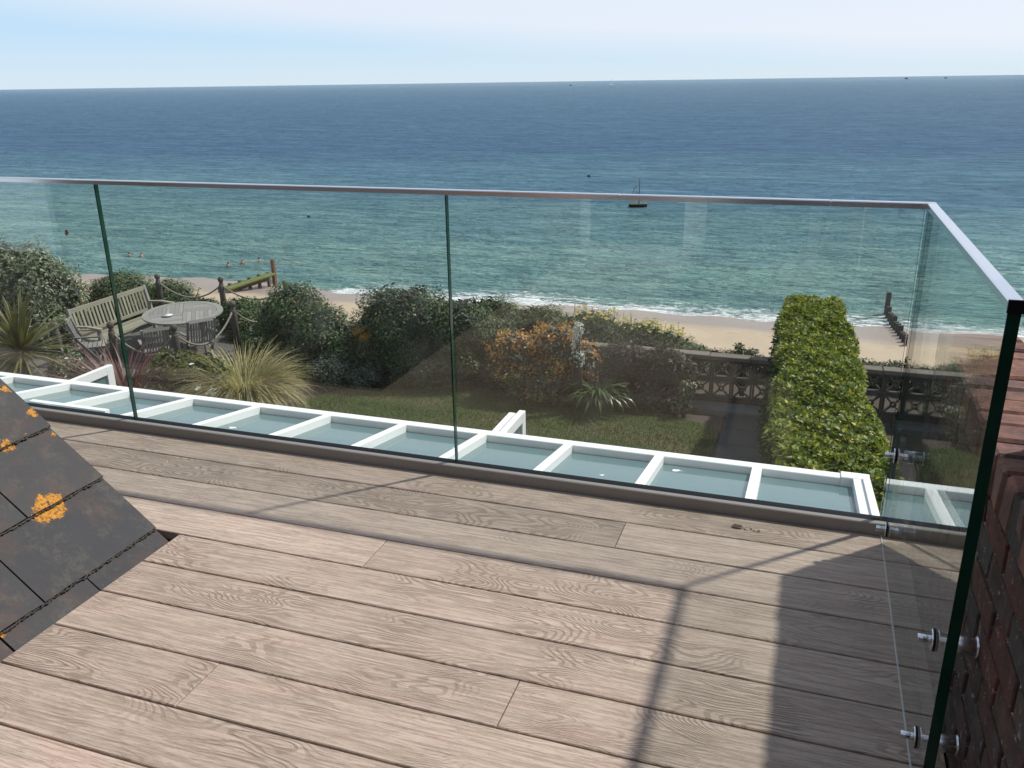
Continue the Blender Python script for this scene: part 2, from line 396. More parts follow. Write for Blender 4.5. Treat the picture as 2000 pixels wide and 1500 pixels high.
def sea_material():
    m, nt, b = newmat('sea water')
    wv = worldvec(nt)
    sp = nd(nt, 'ShaderNodeSeparateXYZ'); L(nt, wv, sp.inputs[0])
    X, Y = sp.outputs[0], sp.outputs[1]
    # seabed depth decides the nearer colour: distance from the shore, wandering with sand banks
    wob = noise(nt, mapping(nt, wv, (0.006, 0.014, 1)), 1.0, 4, 0.55)
    d = mth(nt, 'ADD', Y, mth(nt, 'MULTIPLY', mth(nt, 'SUBTRACT', wob, 0.5), 70.0))
    d = mth(nt, 'MULTIPLY', d, mth(nt, 'ADD', 1.0, mth(nt, 'MULTIPLY', mth(nt, 'SUBTRACT', wob, 0.5), 0.6)))
    ld = mth(nt, 'DIVIDE', mth(nt, 'LOGARITHM', mth(nt, 'MAXIMUM', d, 70.0), 10.0), 4.0)   # 0.46 shore .. 0.56 180 m .. 0.75 1 km
    c = ramp(nt, ld, [(0.462, (0.285, 0.365, 0.300)), (0.480, (0.195, 0.345, 0.305)), (0.530, (0.150, 0.300, 0.305)), (0.565, (0.090, 0.215, 0.285)), (0.61, (0.060, 0.155, 0.255)), (0.72, (0.080, 0.180, 0.270)), (0.95, (0.155, 0.250, 0.315))])  # the paler far stops put horizon haze into the colour
    cur = noise(nt, mapping(nt, wv, (0.02, 0.09, 1)), 1.0, 4, 0.6)
    c = mix(nt, mth(nt, 'MULTIPLY', cur, 0.5), c, mix(nt, 1.0, c, (0.62, 0.74, 0.84), 'MULTIPLY'))
    st = noise(nt, mapping(nt, wv, (0.16, 0.50, 1), rot=(0, 0, 0.1)), 1.0, 4, 0.62, 0.4)      # wave troughs painted darker into the base colour
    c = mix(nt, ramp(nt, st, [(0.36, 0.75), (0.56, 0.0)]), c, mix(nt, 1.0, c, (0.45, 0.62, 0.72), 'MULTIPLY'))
    chop = noise(nt, mapping(nt, wv, (0.055, 0.30, 1), rot=(0, 0, -0.05)), 1.0, 8, 0.70, 0.2)  # chop: its shade and pale glints are painted into the colour
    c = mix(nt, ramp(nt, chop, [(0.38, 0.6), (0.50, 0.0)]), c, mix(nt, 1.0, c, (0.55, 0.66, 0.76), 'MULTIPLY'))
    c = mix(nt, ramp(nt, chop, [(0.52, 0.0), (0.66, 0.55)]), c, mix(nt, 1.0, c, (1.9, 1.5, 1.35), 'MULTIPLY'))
    fl = noise(nt, mapping(nt, wv, (0.16, 0.75, 1), rot=(0, 0, 0.04)), 1.0, 10, 0.85, 0.2)      # wavelet shade and bright glints painted into the colour
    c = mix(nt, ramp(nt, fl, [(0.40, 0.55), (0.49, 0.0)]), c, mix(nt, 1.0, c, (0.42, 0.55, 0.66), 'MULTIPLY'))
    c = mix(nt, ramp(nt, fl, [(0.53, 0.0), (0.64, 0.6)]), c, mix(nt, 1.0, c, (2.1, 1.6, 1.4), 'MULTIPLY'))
    # foam where the swash breaks on the sand
    e = noise(nt, mapping(nt, wv, (0.16, 0.3, 1)), 1.0, 5, 0.6)
    ye = mth(nt, 'ADD', Y, mth(nt, 'MULTIPLY', mth(nt, 'SUBTRACT', e, 0.5), 4.5))
    lace = noise(nt, mapping(nt, wv, (0.9, 2.2, 1)), 1.0, 6, 0.72, 0.5)
    band = ramp(nt, mth(nt, 'MULTIPLY', mth(nt, 'SUBTRACT', ye, 70.0), 0.05), [(0.14, 0.80), (0.29, 0.78), (0.33, 0.52), (0.48, 0.44), (0.62, 0.0)])
    side = ramp(nt, mth(nt, 'MULTIPLY_ADD', X, 0.01, 0.5), [(0.0, 0.10), (0.06, 0.85), (0.20, 1.0)])
    grp = ramp(nt, noise(nt, mapping(nt, wv, (0.05, 0.03, 1)), 1.0, 3), [(0.33, 0.72), (0.52, 1.1)])
    th = mth(nt, 'SUBTRACT', 1.0, mth(nt, 'MULTIPLY', band, mth(nt, 'MULTIPLY', side, grp)))
    foam = mth(nt, 'MULTIPLY', mth(nt, 'SUBTRACT', lace, mth(nt, 'MULTIPLY', th, 0.98)), 9.0, clamp=True)
    # small whitecaps far out
    cap = ramp(nt, noise(nt, mapping(nt, wv, (0.22, 0.9, 1)), 1.0, 4, 0.7), [(0.735, 0.0), (0.76, 0.8)])
    foam = mth(nt, 'MAXIMUM', foam, mth(nt, 'MULTIPLY', cap, 0.5))
    c = mix(nt, foam, c, (0.80, 0.82, 0.82))
    # waves: crests run along the shore; ripples on top
    w1 = noise(nt, mapping(nt, wv, (0.15, 0.42, 1), rot=(0, 0, 0.12)), 1.0, 3, 0.55, 0.4)
    w2 = noise(nt, mapping(nt, wv, (0.55, 1.3, 1), rot=(0, 0, -0.1)), 1.0, 4, 0.65, 0.3)
    w3 = noise(nt, mapping(nt, wv, (0.025, 0.075, 1)), 1.0, 3, 0.5)
    n1 = bump(nt, None, w1, 1.0, 4.2)
    n2 = bump(nt, None, w2, 1.0, 1.7, n1)
    n3 = bump(nt, None, w3, 1.0, 2.4, n2)
    # a wavy sea never reflects like a mirror at grazing angles: the slopes of the waves cap its reflectance
    o = nt.nodes['Material Output']; nt.nodes.remove(b)
    fr = nd(nt, 'ShaderNodeFresnel'); fr.inputs['IOR'].default_value = 1.33; L(nt, n3, fr.inputs['Normal'])
    f = mth(nt, 'MINIMUM', mth(nt, 'MULTIPLY', fr.outputs[0], 0.80), 0.34)
    f = mth(nt, 'MULTIPLY', f, mth(nt, 'SUBTRACT', 1.0, foam))
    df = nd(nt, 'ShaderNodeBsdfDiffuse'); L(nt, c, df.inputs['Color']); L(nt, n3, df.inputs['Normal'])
    gl = nd(nt, 'ShaderNodeBsdfGlossy'); gl.inputs['Roughness'].default_value = 0.14; L(nt, n3, gl.inputs['Normal'])
    ms = nd(nt, 'ShaderNodeMixShader'); L(nt, f, ms.inputs[0]); L(nt, df.outputs[0], ms.inputs[1]); L(nt, gl.outputs[0], ms.inputs[2]); L(nt, ms.outputs[0], o.inputs['Surface'])
    return m

def terrain_material():
    m, nt, b = newmat('beach sand and cliff scrub')
    wv = worldvec(nt); sp = nd(nt, 'ShaderNodeSeparateXYZ'); L(nt, wv, sp.inputs[0]); Y = sp.outputs[1]
    n = noise(nt, wv, 0.35, 5, 0.6); nf = noise(nt, wv, 7.0, 5, 0.7)
    dry = mix(nt, n, (0.40, 0.30, 0.205), (0.52, 0.41, 0.295)); dry = mix(nt, mth(nt, 'MULTIPLY', nf, 0.4), dry, (0.29, 0.215, 0.15))
    wet = mix(nt, n, (0.255, 0.20, 0.165), (0.31, 0.245, 0.205))
    yy = mth(nt, 'ADD', Y, mth(nt, 'MULTIPLY', mth(nt, 'SUBTRACT', noise(nt, mapping(nt, wv, (0.08, 0.15, 1)), 1.0, 5, 0.6), 0.5), 4.0))
    wf = ramp(nt, mth(nt, 'MULTIPLY', mth(nt, 'SUBTRACT', yy, 60.0), 0.05), [(0.40, 0.0), (0.52, 1.0)])
    c = mix(nt, wf, dry, wet)
    weed = ramp(nt, noise(nt, mapping(nt, wv, (0.8, 3.0, 1)), 1.0, 6, 0.75), [(0.56, 0.0), (0.64, 1.0)])
    wl = ramp(nt, mth(nt, 'ABSOLUTE', mth(nt, 'SUBTRACT', yy, 67.6)), [(0.25, 1.0), (0.75, 0.0)])
    c = mix(nt, mth(nt, 'MULTIPLY', mth(nt, 'MULTIPLY', weed, wl), 0.7), c, (0.10, 0.075, 0.055))
    veg = ramp(nt, mth(nt, 'MULTIPLY', mth(nt, 'ADD', yy, mth(nt, 'MULTIPLY', n, 8.0)), 0.01), [(0.50, 1.0), (0.56, 0.0)])
    c = mix(nt, veg, c, mix(nt, nf, (0.03, 0.05, 0.02), (0.10, 0.12, 0.05)))
    L(nt, c, b.inputs['Base Color'])
    L(nt, mth(nt, 'SUBTRACT', 0.9, mth(nt, 'MULTIPLY', wf, 0.45)), b.inputs['Roughness'])
    bump(nt, b, mth(nt, 'ADD', noise(nt, wv, 2.0, 6, 0.65), nf), 0.5, 0.10)
    return m

def ground_material(name, c0, c1, c2=None, s=3.0, bs=25.0, bd=0.03):
    m, nt, b = newmat(name); wv = worldvec(nt)
    n = noise(nt, wv, s, 6, 0.65); n2 = noise(nt, wv, bs, 6, 0.7)
    c = mix(nt, n, c0, c1); c = mix(nt, mth(nt, 'MULTIPLY', n2, 0.7), c, tuple(0.6 * x for x in c0))
    if c2:
        p = ramp(nt, noise(nt, wv, 0.9, 4, 0.6), [(0.48, 0.0), (0.62, 1.0)])
        c = mix(nt, mth(nt, 'MULTIPLY', p, 0.75), c, c2)
    L(nt, c, b.inputs['Base Color']); b.inputs['Roughness'].default_value = 0.92
    bump(nt, b, n2, 0.7, bd)
    return m

M = dict(
    deck=deck_material(),
    joist=plain('dark deck substructure', (0.045, 0.035, 0.028), 0.9, var=0.3),
    kerb=plain('grey brown coated aluminium', (0.25, 0.228, 0.205), 0.55, var=0.12, vscale=3, bmp=0.05),
    gasket=plain('black rubber gasket', (0.006, 0.007, 0.010), 0.6, spec=0.15),
    steel=plain('brushed stainless steel', (0.76, 0.77, 0.79), 0.22, 1.0, var=0.06, vscale=5),
    chrome=plain('polished stainless steel', (0.72, 0.73, 0.75), 0.10, 1.0),
    glass=glass_material(), edge=glass_edge_material(),
    white=plain('white powder coated frame', (0.80, 0.80, 0.78), 0.38, var=0.04, vscale=2),
    pane=tinted_glass_material(),
    brick_face=brick_material('shaded red stock brick', [(0.11, 0.028, 0.020), (0.045, 0.038, 0.031), (0.13, 0.036, 0.024), (0.060, 0.046, 0.036), (0.075, 0.028, 0.024), (0.055, 0.048, 0.040)], 0.85),  # brick colours darkened to deepen the shade on the wall face
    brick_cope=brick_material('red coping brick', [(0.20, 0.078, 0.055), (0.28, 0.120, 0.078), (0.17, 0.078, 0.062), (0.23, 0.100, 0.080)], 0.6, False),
    mortar=plain('pale rough mortar', (0.30, 0.265, 0.225), 0.95, var=0.45, vscale=30, bmp=0.9, bscale=90),
    mortar_dark=plain('dirty recessed mortar', (0.045, 0.038, 0.034), 0.95, var=0.4, vscale=30, bmp=0.9),
    slate=slate_material(),
    moss=plain('moss and old cement in the slate joints', (0.068, 0.059, 0.046), 0.95, var=0.5, vscale=40, bmp=1.0, bscale=120),
    render=plain('brown tile hung wall', (0.22, 0.13, 0.095), 0.85, var=0.3, vscale=4, bmp=0.5),
    darkroom=plain('dim room glass', (0.02, 0.025, 0.03), 0.05),
    teak=weathered_wood('silver grey weathered teak', (0.24, 0.225, 0.20), (0.42, 0.40, 0.365)),
    teak_green=weathered_wood('weathered teak with green algae', (0.26, 0.245, 0.175), (0.46, 0.425, 0.32)),
    post=weathered_wood('grey brown timber post', (0.09, 0.075, 0.062), (0.19, 0.165, 0.14), (30, 30, 3)),
    rope=plain('weathered grey rope', (0.26, 0.235, 0.19), 0.9, var=0.3, vscale=40, bmp=0.8, bscale=160),
    groyne=weathered_wood('tarred wet groyne timber', (0.018, 0.016, 0.014), (0.055, 0.045, 0.038), (3, 3, 3)),
    algae=plain('bright green seaweed on timber', (0.12, 0.145, 0.035), 0.8, var=0.9, vscale=3, bmp=0.5),
    rust=plain('rust brown timber', (0.17, 0.085, 0.05), 0.9, var=0.4, vscale=5),
    block=plain('old concrete screen block', (0.085, 0.074, 0.058), 0.95, var=0.4, vscale=9, bmp=0.6),
    cap=plain('concrete wall coping', (0.145, 0.125, 0.10), 0.92, var=0.35, vscale=6, bmp=0.5),
    stone=plain('grey garden stone', (0.17, 0.165, 0.155), 0.9, var=0.35, vscale=8, bmp=0.8, bscale=20),
    whitestuff=plain('white glazed china', (0.78, 0.78, 0.76), 0.3),
    hull=plain('dark green painted hull', (0.018, 0.030, 0.026), 0.5, var=0.2),
    wood_in=plain('varnished boat timber', (0.42, 0.27, 0.15), 0.6, var=0.2),
    black=plain('black rigging', (0.012, 0.014, 0.016), 0.6),
    skin=plain('bather skin', (0.40, 0.22, 0.15), 0.6), hair=plain('dark wet hair', (0.02, 0.015, 0.012), 0.5),  # one even skin colour
    sail=plain('white sail cloth', (0.8, 0.8, 0.8), 0.7),
    bark=plain('dark shrub bark', (0.055, 0.042, 0.032), 0.95, var=0.4, vscale=20, bmp=0.6),
)

# ------------------------------------------------------------------ the setting: ground, beach, sea
def sheet(name, xs, ys, zf, mat, smooth=True):
    vs = [(x, y, zf(x, y)) for y in ys for x in xs]; n = len(xs)
    fs = [(j * n + i, j * n + i + 1, (j + 1) * n + i + 1, (j + 1) * n + i) for j in range(len(ys) - 1) for i in range(n - 1)]
    b = MB(); b.add(vs, fs, smooth)
    o = b.build(name, mat); tag(o, kind='structure'); return o

SEA = -18.54
PROF = [(14.4, -3.25), (16, -4.6), (22, -8.3), (32, -12.6), (40, -15.2), (48, -16.2), (56, -16.85), (63, -17.35), (68, -17.75), (72, -18.15), (75.4, -18.54), (80, -19.1), (100, -20.6)]
py, pz = [p[0] for p in PROF], [p[1] for p in PROF]
def terr(x, y):
    z = float(np.interp(y, py, pz))
    k = max(0.0, min(1.0, (y - 16) / 8))
    z += k * 0.16 * math.sin(x * 0.13 + 0.6 * math.sin(y * 0.21)) * math.sin(y * 0.17 + x * 0.03) + k * 0.05 * math.sin(x * 0.9 + y * 0.35)
    return z
xs = list(np.concatenate([np.linspace(-900, -140, 39)[:-1], np.linspace(-140, 60, 260), np.linspace(60, 500, 30)[1:]]))
ys = list(np.concatenate([np.linspace(14.4, 60, 50)[:-1], np.linspace(60, 82, 60), [90, 100]]))
sheet('beach', xs, ys, terr, terrain_material())
xs = [-40000, -8000, -2000, -600, -200, 0, 200, 600, 2000, 8000, 40000]
ys = [66, 75, 100, 150, 300, 600, 1500, 4000, 12000, 50000]
sea = sheet('sea', xs, ys, lambda x, y: SEA, sea_material(), False)

G = -3.2
soil = ground_material('dry garden soil and bark', (0.060, 0.045, 0.034), (0.12, 0.092, 0.07))
turf = ground_material('mown turf', (0.045, 0.070, 0.016), (0.080, 0.105, 0.026), (0.115, 0.085, 0.042), 4.0, 60.0, 0.02)
pave = ground_material('dark paving', (0.075, 0.070, 0.066), (0.12, 0.112, 0.105), None, 2.0, 20.0, 0.01)
sheet('garden_ground', [-60, -30, -15, 0, 15, 40], [-14, 2.0, 8, 14.4], lambda x, y: G - 0.03, soil, False)
b = MB(); b.add([(-8.2, 5.6, G), (-0.90, 5.6, G), (-0.90, 11.35, G), (-1.10, 11.55, G), (-1.75, 11.85, G), (-2.98, 12.02, G), (-4.0, 12.16, G), (-4.9, 12.10, G), (-5.9, 11.8, G), (-6.9, 11.35, G), (-7.35, 10.5, G), (-7.7, 9.2, G)],
    [tuple(range(12))]); tag(b.build('lawn', turf), kind='structure')
b = MB(); b.add([(1.6, 4.6, G), (9, 4.6, G), (9, 12.0, G), (1.6, 12.0, G)], [(0, 1, 2, 3)]); tag(b.build('lawn', turf), kind='structure')
path = empty('path'); tag(path, kind='structure')
slab = MB().box(-0.30, 0.30, -0.295, 0.295, -0.04, 0.0, 0.006).mesh('paving_slab', pave)
for j in range(12):
    for i in range(1):
        link('paving_slab', slab, path, loc=(-0.56 + i * 0.61, 5.2 + j * 0.60, G + 0.012 + random.uniform(-.003, .003)))
terrace = empty('patio', (-11, 12, G)); tag(terrace, kind='structure')
slab2 = MB().box(-0.298, 0.298, -0.298, 0.298, -0.05, 0.0, 0.006).mesh('paving_slab', plain('grey patio slab', (0.095, 0.085, 0.075), 0.9, var=0.3, vscale=5, bmp=0.4))
for j in range(7):
    for i in range(6):
        link('paving_slab', slab2, terrace, loc=(-1.9 + i * 0.605, -1.55 + j * 0.605, 0.03 + random.uniform(-.003, .003)))
vp = empty('pavement', (-3, 5.0, G)); tag(vp, kind='structure')
MB().box(-6, 8, -2.2, 0.55, -0.05, 0.008).build('pavement_slab', pave, vp)

# grass blades on the lawn
def in_poly(px, py_, poly):
    c = np.zeros(len(px), bool); j = len(poly) - 1
    for i in range(len(poly)):
        xi, yi = poly[i]; xj, yj = poly[j]
        c ^= ((yi > py_) != (yj > py_)) & (px < (xj - xi) * (py_ - yi) / (yj - yi + 1e-9) + xi); j = i
    return c
def np_mesh(name, V, F, mats, midx=None, smooth=False):
    me = bpy.data.meshes.new(name); n = F.shape[1]
    me.vertices.add(len(V)); me.vertices.foreach_set('co', V.astype(np.float32).ravel())
    me.loops.add(F.size); me.loops.foreach_set('vertex_index', F.astype(np.int32).ravel())
    me.polygons.add(len(F)); me.polygons.foreach_set('loop_start', (np.arange(len(F)) * n).astype(np.int32))
    me.polygons.foreach_set('loop_total', np.full(len(F), n, np.int32))
    if midx is not None: me.polygons.foreach_set('material_index', midx.astype(np.int32))
    for m in (mats if isinstance(mats, (list, tuple)) else [mats]): me.materials.append(m)
    me.update(calc_edges=True); return me
rng = np.random.default_rng(3)
def blades_on(poly, n, z, h, mat, name):
    P = np.array(poly); lo, hi = P.min(0), P.max(0)
    x = rng.uniform(lo[0], hi[0], n); y = rng.uniform(lo[1], hi[1], n); k = in_poly(x, y, poly); x, y = x[k], y[k]; n = len(x)
    a = rng.uniform(0, 6.28, n); hh = h * rng.uniform(.5, 1.3, n); wd = 0.0045
    V = np.zeros((n, 3, 3))
    V[:, 0] = np.c_[x - wd * np.cos(a), y - wd * np.sin(a), np.full(n, z)]
    V[:, 1] = np.c_[x + wd * np.cos(a), y + wd * np.sin(a), np.full(n, z)]
    V[:, 2] = np.c_[x + hh * .7 * np.cos(a + 1.6) * rng.uniform(.2, 1, n), y + hh * .7 * np.sin(a + 1.6), z + hh]
    me = np_mesh(name, V.reshape(-1, 3), np.arange(n * 3).reshape(-1, 3), mat)
    return link(name, me)
grassm = leaf_material('lawn grass blade', (0.050, 0.078, 0.014), (0.105, 0.140, 0.028), (0.17, 0.16, 0.06), 0.7, 0.25, 0.2)
lawnpoly = [(-8.2, 5.6), (-0.90, 5.6), (-0.90, 11.35), (-1.10, 11.55), (-1.75, 11.85), (-2.98, 12.02), (-4.0, 12.16), (-4.9, 12.10), (-5.9, 11.8), (-6.9, 11.35), (-7.35, 10.5), (-7.7, 9.2)]
tag(blades_on(lawnpoly, 150000, G, 0.030, grassm, 'grass'), 'short dry green grass covering the garden lawn below the balcony', 'grass', kind='stuff')

# ------------------------------------------------------------------ deck
deck = empty('deck'); tag(deck, kind='structure')
MB().box(-5.2, 0.415, -1.55, 2.78, -0.24, -0.034).build('deck_base', M['joist'], deck)
PITCH = 0.1813
def board(x0, x1, y0, y1):
    cx, cy = (x0 + x1) / 2, (y0 + y1) / 2
    o = MB().box(x0 - cx, x1 - cx, y0 - cy, y1 - cy, -0.032, 0.0, 0.0022).build('deck_board', M['deck'], deck)
    o.location = (cx, cy, random.uniform(-.0005, .0005)); return o
gaps = [2.797] + [2.634 - PITCH * k for k in range(24)]
joints = {1: [-0.503], 3: [-1.248], 6: [-0.592], 7: [-1.381], 9: [-0.9], 11: [-1.3], 13: [-0.2], 15: [-1.1], 0: [-3.4], 2: [-3.9], 18: [-.6], 21: [-1.2]}
XR = 0.332
for k in range(len(gaps) - 1):
    y1, y0 = gaps[k] - 0.003, gaps[k + 1] + 0.003
    x0 = -5.1 if k < 3 else (-1.955 if k > 3 else -5.1)
    if k == 3: x0 = -5.1
    cuts = [x0] + joints.get(k, []) + [0.412]
    for a, c in zip(cuts[:-1], cuts[1:]):
        board(a + 0.0012, c - 0.0012, y0, y1)

# ------------------------------------------------------------------ glass balustrade
bal = empty('glass_balustrade', (0, 2.84, 0))
tag(bal, 'frameless glass balustrade with slim steel handrail turning the deck corner', 'balustrade')
GY0, GY1 = 2.842, 2.8610          # front glass plane
GX0, GX1 = 0.335, 0.3565          # side glass plane
def child(o, parent):
    o.parent = parent; o.location = Vector(o.location) - Vector(parent.location); return o
def glass_panel(x0, x1, y0, y1, z0, z1, name='glass_panel'):
    cx, cy, cz = (x0 + x1) / 2, (y0 + y1) / 2, (z0 + z1) / 2
    me = MB().box(x0 - cx, x1 - cx, y0 - cy, y1 - cy, z0 - cz, z1 - cz).mesh(name, M['glass'])
    me.materials.append(M['edge'])
    big = max(range(2), key=lambda i: (x1 - x0, y1 - y0)[i])
    for p in me.polygons:
        n = p.normal
        if abs(n[1 - big]) < 0.5: p.material_index = 1
    o = link(name, me); o.location = (cx, cy, cz); return child(o, bal)
JX = [-5.968, -4.388, -2.808, -1.231, 0.331]
for a, c in zip(JX[:-1], JX[1:]):
    glass_panel(a + 0.0025, c - 0.0025, GY0, GY1, -0.01, 1.088)
glass_panel(GX0, GX1, 1.600, GY1 + 0.0, -0.004, 1.088)
def rail_box(x0, x1, y0, y1):
    z0, z1, r = 1.084, 1.102, 0.003
    o = MB().box(x0, x1, y0, y1, z0, z1, r).build('handrail', M['steel']); return child(o, bal)
for a, c in ((-5.97, -2.9), (-2.899, -0.60), (-0.599, 0.06), (0.061, 0.3605)):
    rail_box(a, c, 2.8395, 2.8660)
rail_box(0.3325, 0.3590, 1.596, 2.8390)
child(MB().box(0.3322, 0.3593, 1.590, 1.5958, 1.080, 1.103).build('rail_end_cap', M['gasket']), bal)
child(MB().box(0.3330, 0.3348, 1.600, 2.797, 0.0004, 0.0030).build('edge_glint_strip', plain('pale edge glint', (0.55, 0.55, 0.52), 0.3)), bal)  # pale strip added for the light line along the glass's bottom edge
# kerb trim and rubber strip that hold the glass
child(MB().box(-5.97, 0.405, 2.798, 2.8235, -0.05, 0.044, 0.003).build('base_channel', M['kerb']), bal)
child(MB().box(-5.97, 0.405, 2.824, 2.8415, -0.05, 0.0425).build('gasket', M['gasket']), bal)
child(MB().box(-5.97, 0.405, 2.8645, 2.885, -0.20, 0.030).build('gasket', M['gasket']), bal)
child(MB().box(-5.97, 0.405, 2.8855, 2.900, -0.20, 0.012).build('outer_trim', M['kerb']), bal)
def disc(x0, x1, r, n=24):
    b = MB(); b.tube([(x0, 0, 0), (x0 + 0.001, 0, 0), (x1 - 0.001, 0, 0), (x1, 0, 0)], [r * .96, r, r, r * .96], n); return b
for (y, z) in ((1.708, 0.344), (1.712, 0.087), (2.728, 0.326), (2.680, 0.088)):
    so = child(disc(0.3570, 0.419, 0.020).build('standoff', M['steel'], loc=(0, y, z)), bal)
    for nm, mt, a, c, r in (('rubber_washer', M['gasket'], 0.3315, 0.3345, 0.0245), ('clamp_disc', M['chrome'], 0.3275, 0.3314, 0.023), ('bolt_head', M['chrome'], 0.302, 0.3274, 0.0085), ('wall_plate', M['chrome'], 0.4125, 0.4185, 0.0225)):
        w_ = disc(a, c, r, 20).build(nm, mt); w_.parent = so

# ------------------------------------------------------------------ brick parapet to the right
par = empty('brick_parapet', (0.42, 0, 0))
tag(par, 'weathered red brick parapet wall with brick on edge coping beside the side glass', 'wall')
XW, HW, YE = 0.42, 0.722, 2.83
def pc(o): return child(o, par)
# mortar core, the courses stand proud of it
pc(MB().box(XW + 0.0028, XW + 0.21, -1.55, YE - 0.006, -3.2, 0.622).build('mortar', M['mortar']))
pc(MB().box(XW - 0.0015, XW + 0.208, -1.55, YE - 0.008, 0.6225, HW - 0.0075).build('coping_mortar', M['mortar_dark']))
def rough_box(sx, sy, sz, seed, am=0.0025):
    rr = random.Random(seed); b = MB()
    b.box(-sx / 2, sx / 2, -sy / 2, sy / 2, -sz / 2, sz / 2)
    b.v = [(x + rr.uniform(-am, am), y + rr.uniform(-am, am), z + rr.uniform(-am, am)) for x, y, z in b.v]
    return b
def chamfer_mesh(me, w_):
    import bmesh
    bm = bmesh.new(); bm.from_mesh(me)
    bmesh.ops.bevel(bm, geom=list(bm.edges), offset=w_, segments=1, affect='EDGES')
    bm.to_mesh(me); bm.free(); return me
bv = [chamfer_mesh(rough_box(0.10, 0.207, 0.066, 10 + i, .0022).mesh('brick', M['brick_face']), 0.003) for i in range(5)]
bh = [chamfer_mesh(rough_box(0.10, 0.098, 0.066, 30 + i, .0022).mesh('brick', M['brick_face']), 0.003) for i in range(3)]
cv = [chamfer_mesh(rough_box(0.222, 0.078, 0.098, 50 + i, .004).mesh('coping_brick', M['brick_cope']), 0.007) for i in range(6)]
for k in range(11):
    z = 0.622 - 0.0745 * k - 0.036
    y = YE - (0.0 if k % 2 else 0.108); 
    if k % 2 == 0: pc(link('brick', random.choice(bh), loc=(XW + 0.0465, YE - 0.052, z)))
    while y > -1.4:
        pc(link('brick', random.choice(bv), loc=(XW + 0.0465 + random.uniform(-.0012, .0012), y - 0.108, z), rot=(0, 0, random.uniform(-.01, .01)))); y -= 0.2165
y = YE - 0.042
while y > -1.45:
    pc(link('coping_brick', random.choice(cv), loc=(XW + 0.106 + random.uniform(-.003, .003), y, HW - 0.049 + random.uniform(-.003, .003)), rot=(random.uniform(-.02, .02), random.uniform(-.012, .012), random.uniform(-.015, .015))))
    y -= 0.0905
# taller pier behind
pier = empty('brick_pier', (0.62, 1.2, 0)); tag(pier, 'tall dark brick chimney pier rising from the parapet at the right edge', 'chimney')
def pp(o): return child(o, pier)
PX0, PY1 = 0.506, 1.925
pp(MB().box(PX0 + 0.004, 1.40, -1.5, PY1 - 0.006, HW + 0.004, 2.6).build('mortar', M['mortar']))
k = 0; z = HW + 0.036
pm = [chamfer_mesh(rough_box(0.10, 0.207, 0.066, 70 + i, .0022).mesh('brick', M['brick_face']), 0.003) for i in range(3)]
while z < 2.55:
    y = PY1 - (0.0 if k % 2 else 0.108)
    while y > 0.2:
        pp(link('brick', random.choice(pm), loc=(PX0 + 0.048, y - 0.108, z))); y -= 0.2165
    if k % 2 == 0: pp(link('brick', bh[0], loc=(PX0 + 0.048, PY1 - 0.052, z)))
    z += 0.0745; k += 1

# ------------------------------------------------------------------ the house: slate roof cheek, wall and doors behind the deck
house = empty('house', (0, -1.6, 0)); tag(house, 'house with a dark lichen spotted slate roof slope meeting the balcony deck', 'house')
def hc(o, parent=None): return child(o, house)
PIT = R(41.04); cs, sn = math.cos(PIT), math.sin(PIT)
def rp3(s, y, off=0.0): return (-1.985 - s * cs + off * sn, y, s * sn + off * cs)
YV, YB = 2.05, -1.55
roof = MB()
v0 = [rp3(-0.05, YB, -0.03), rp3(2.6, YB, -0.03), rp3(2.6, YB, -0.03), rp3(-0.05, YV - 0.02, -0.03), rp3(2.6, YV - 0.02, -0.03)]
a0, a1 = rp3(-0.03, YB, -0.016), rp3(2.6, YB, -0.016); c0, c1 = rp3(-0.03, YV - 0.02, -0.016), rp3(2.6, YV - 0.02, -0.016)
roof.add([a0, a1, (a1[0], YB, -0.03), (a0[0], YB, -0.03), c0, c1, (c1[0], YV - 0.02, -0.03), (c0[0], YV - 0.02, -0.03)],
         [(0, 1, 2, 3), (7, 6, 5, 4), (0, 4, 5, 1), (1, 5, 6, 2), (3, 7, 4, 0), (2, 6, 7, 3)])
ro = hc(roof.build('roof', M['moss']))
def slate_mesh(wd, ln, seed):
    rr = random.Random(seed); b = MB(); nx = 7; t = 0.009
    vs = []
    for z_ in (0, 1):
        for j in (0, 1):
            for i in range(nx):
                vs.append((-wd / 2 + wd * i / (nx - 1) + (rr.uniform(-.0015, .0015) if 0 < i < nx - 1 else 0), (0 if j == 0 else ln) + (rr.uniform(-.002, .002) if j == 0 else 0), z_ * t + rr.uniform(-.0004, .0004)))
    q = 2 * nx
    fs = [(q + i, q + i + 1, q + nx + i + 1, q + nx + i) for i in range(nx - 1)] + [(i + 1, i, nx + i, nx + i + 1) for i in range(nx - 1)]
    fs += [(i, i + 1, q + i + 1, q + i) for i in range(nx - 1)] + [(nx + i + 1, nx + i, q + nx + i, q + nx + i + 1) for i in range(nx - 1)]
    fs += [(0, q, q + nx, nx), (nx - 1, 2 * nx - 1, q + 2 * nx - 1, q + nx - 1)]
    b.add(vs, fs); return b.mesh('slate', M['slate'])
SW, SG = 0.315, 0.2535
sl = [slate_mesh(SW - 0.006, 0.40, i) for i in range(4)]; slw = slate_mesh(SW * 1.5 - 0.006, 0.40, 9)
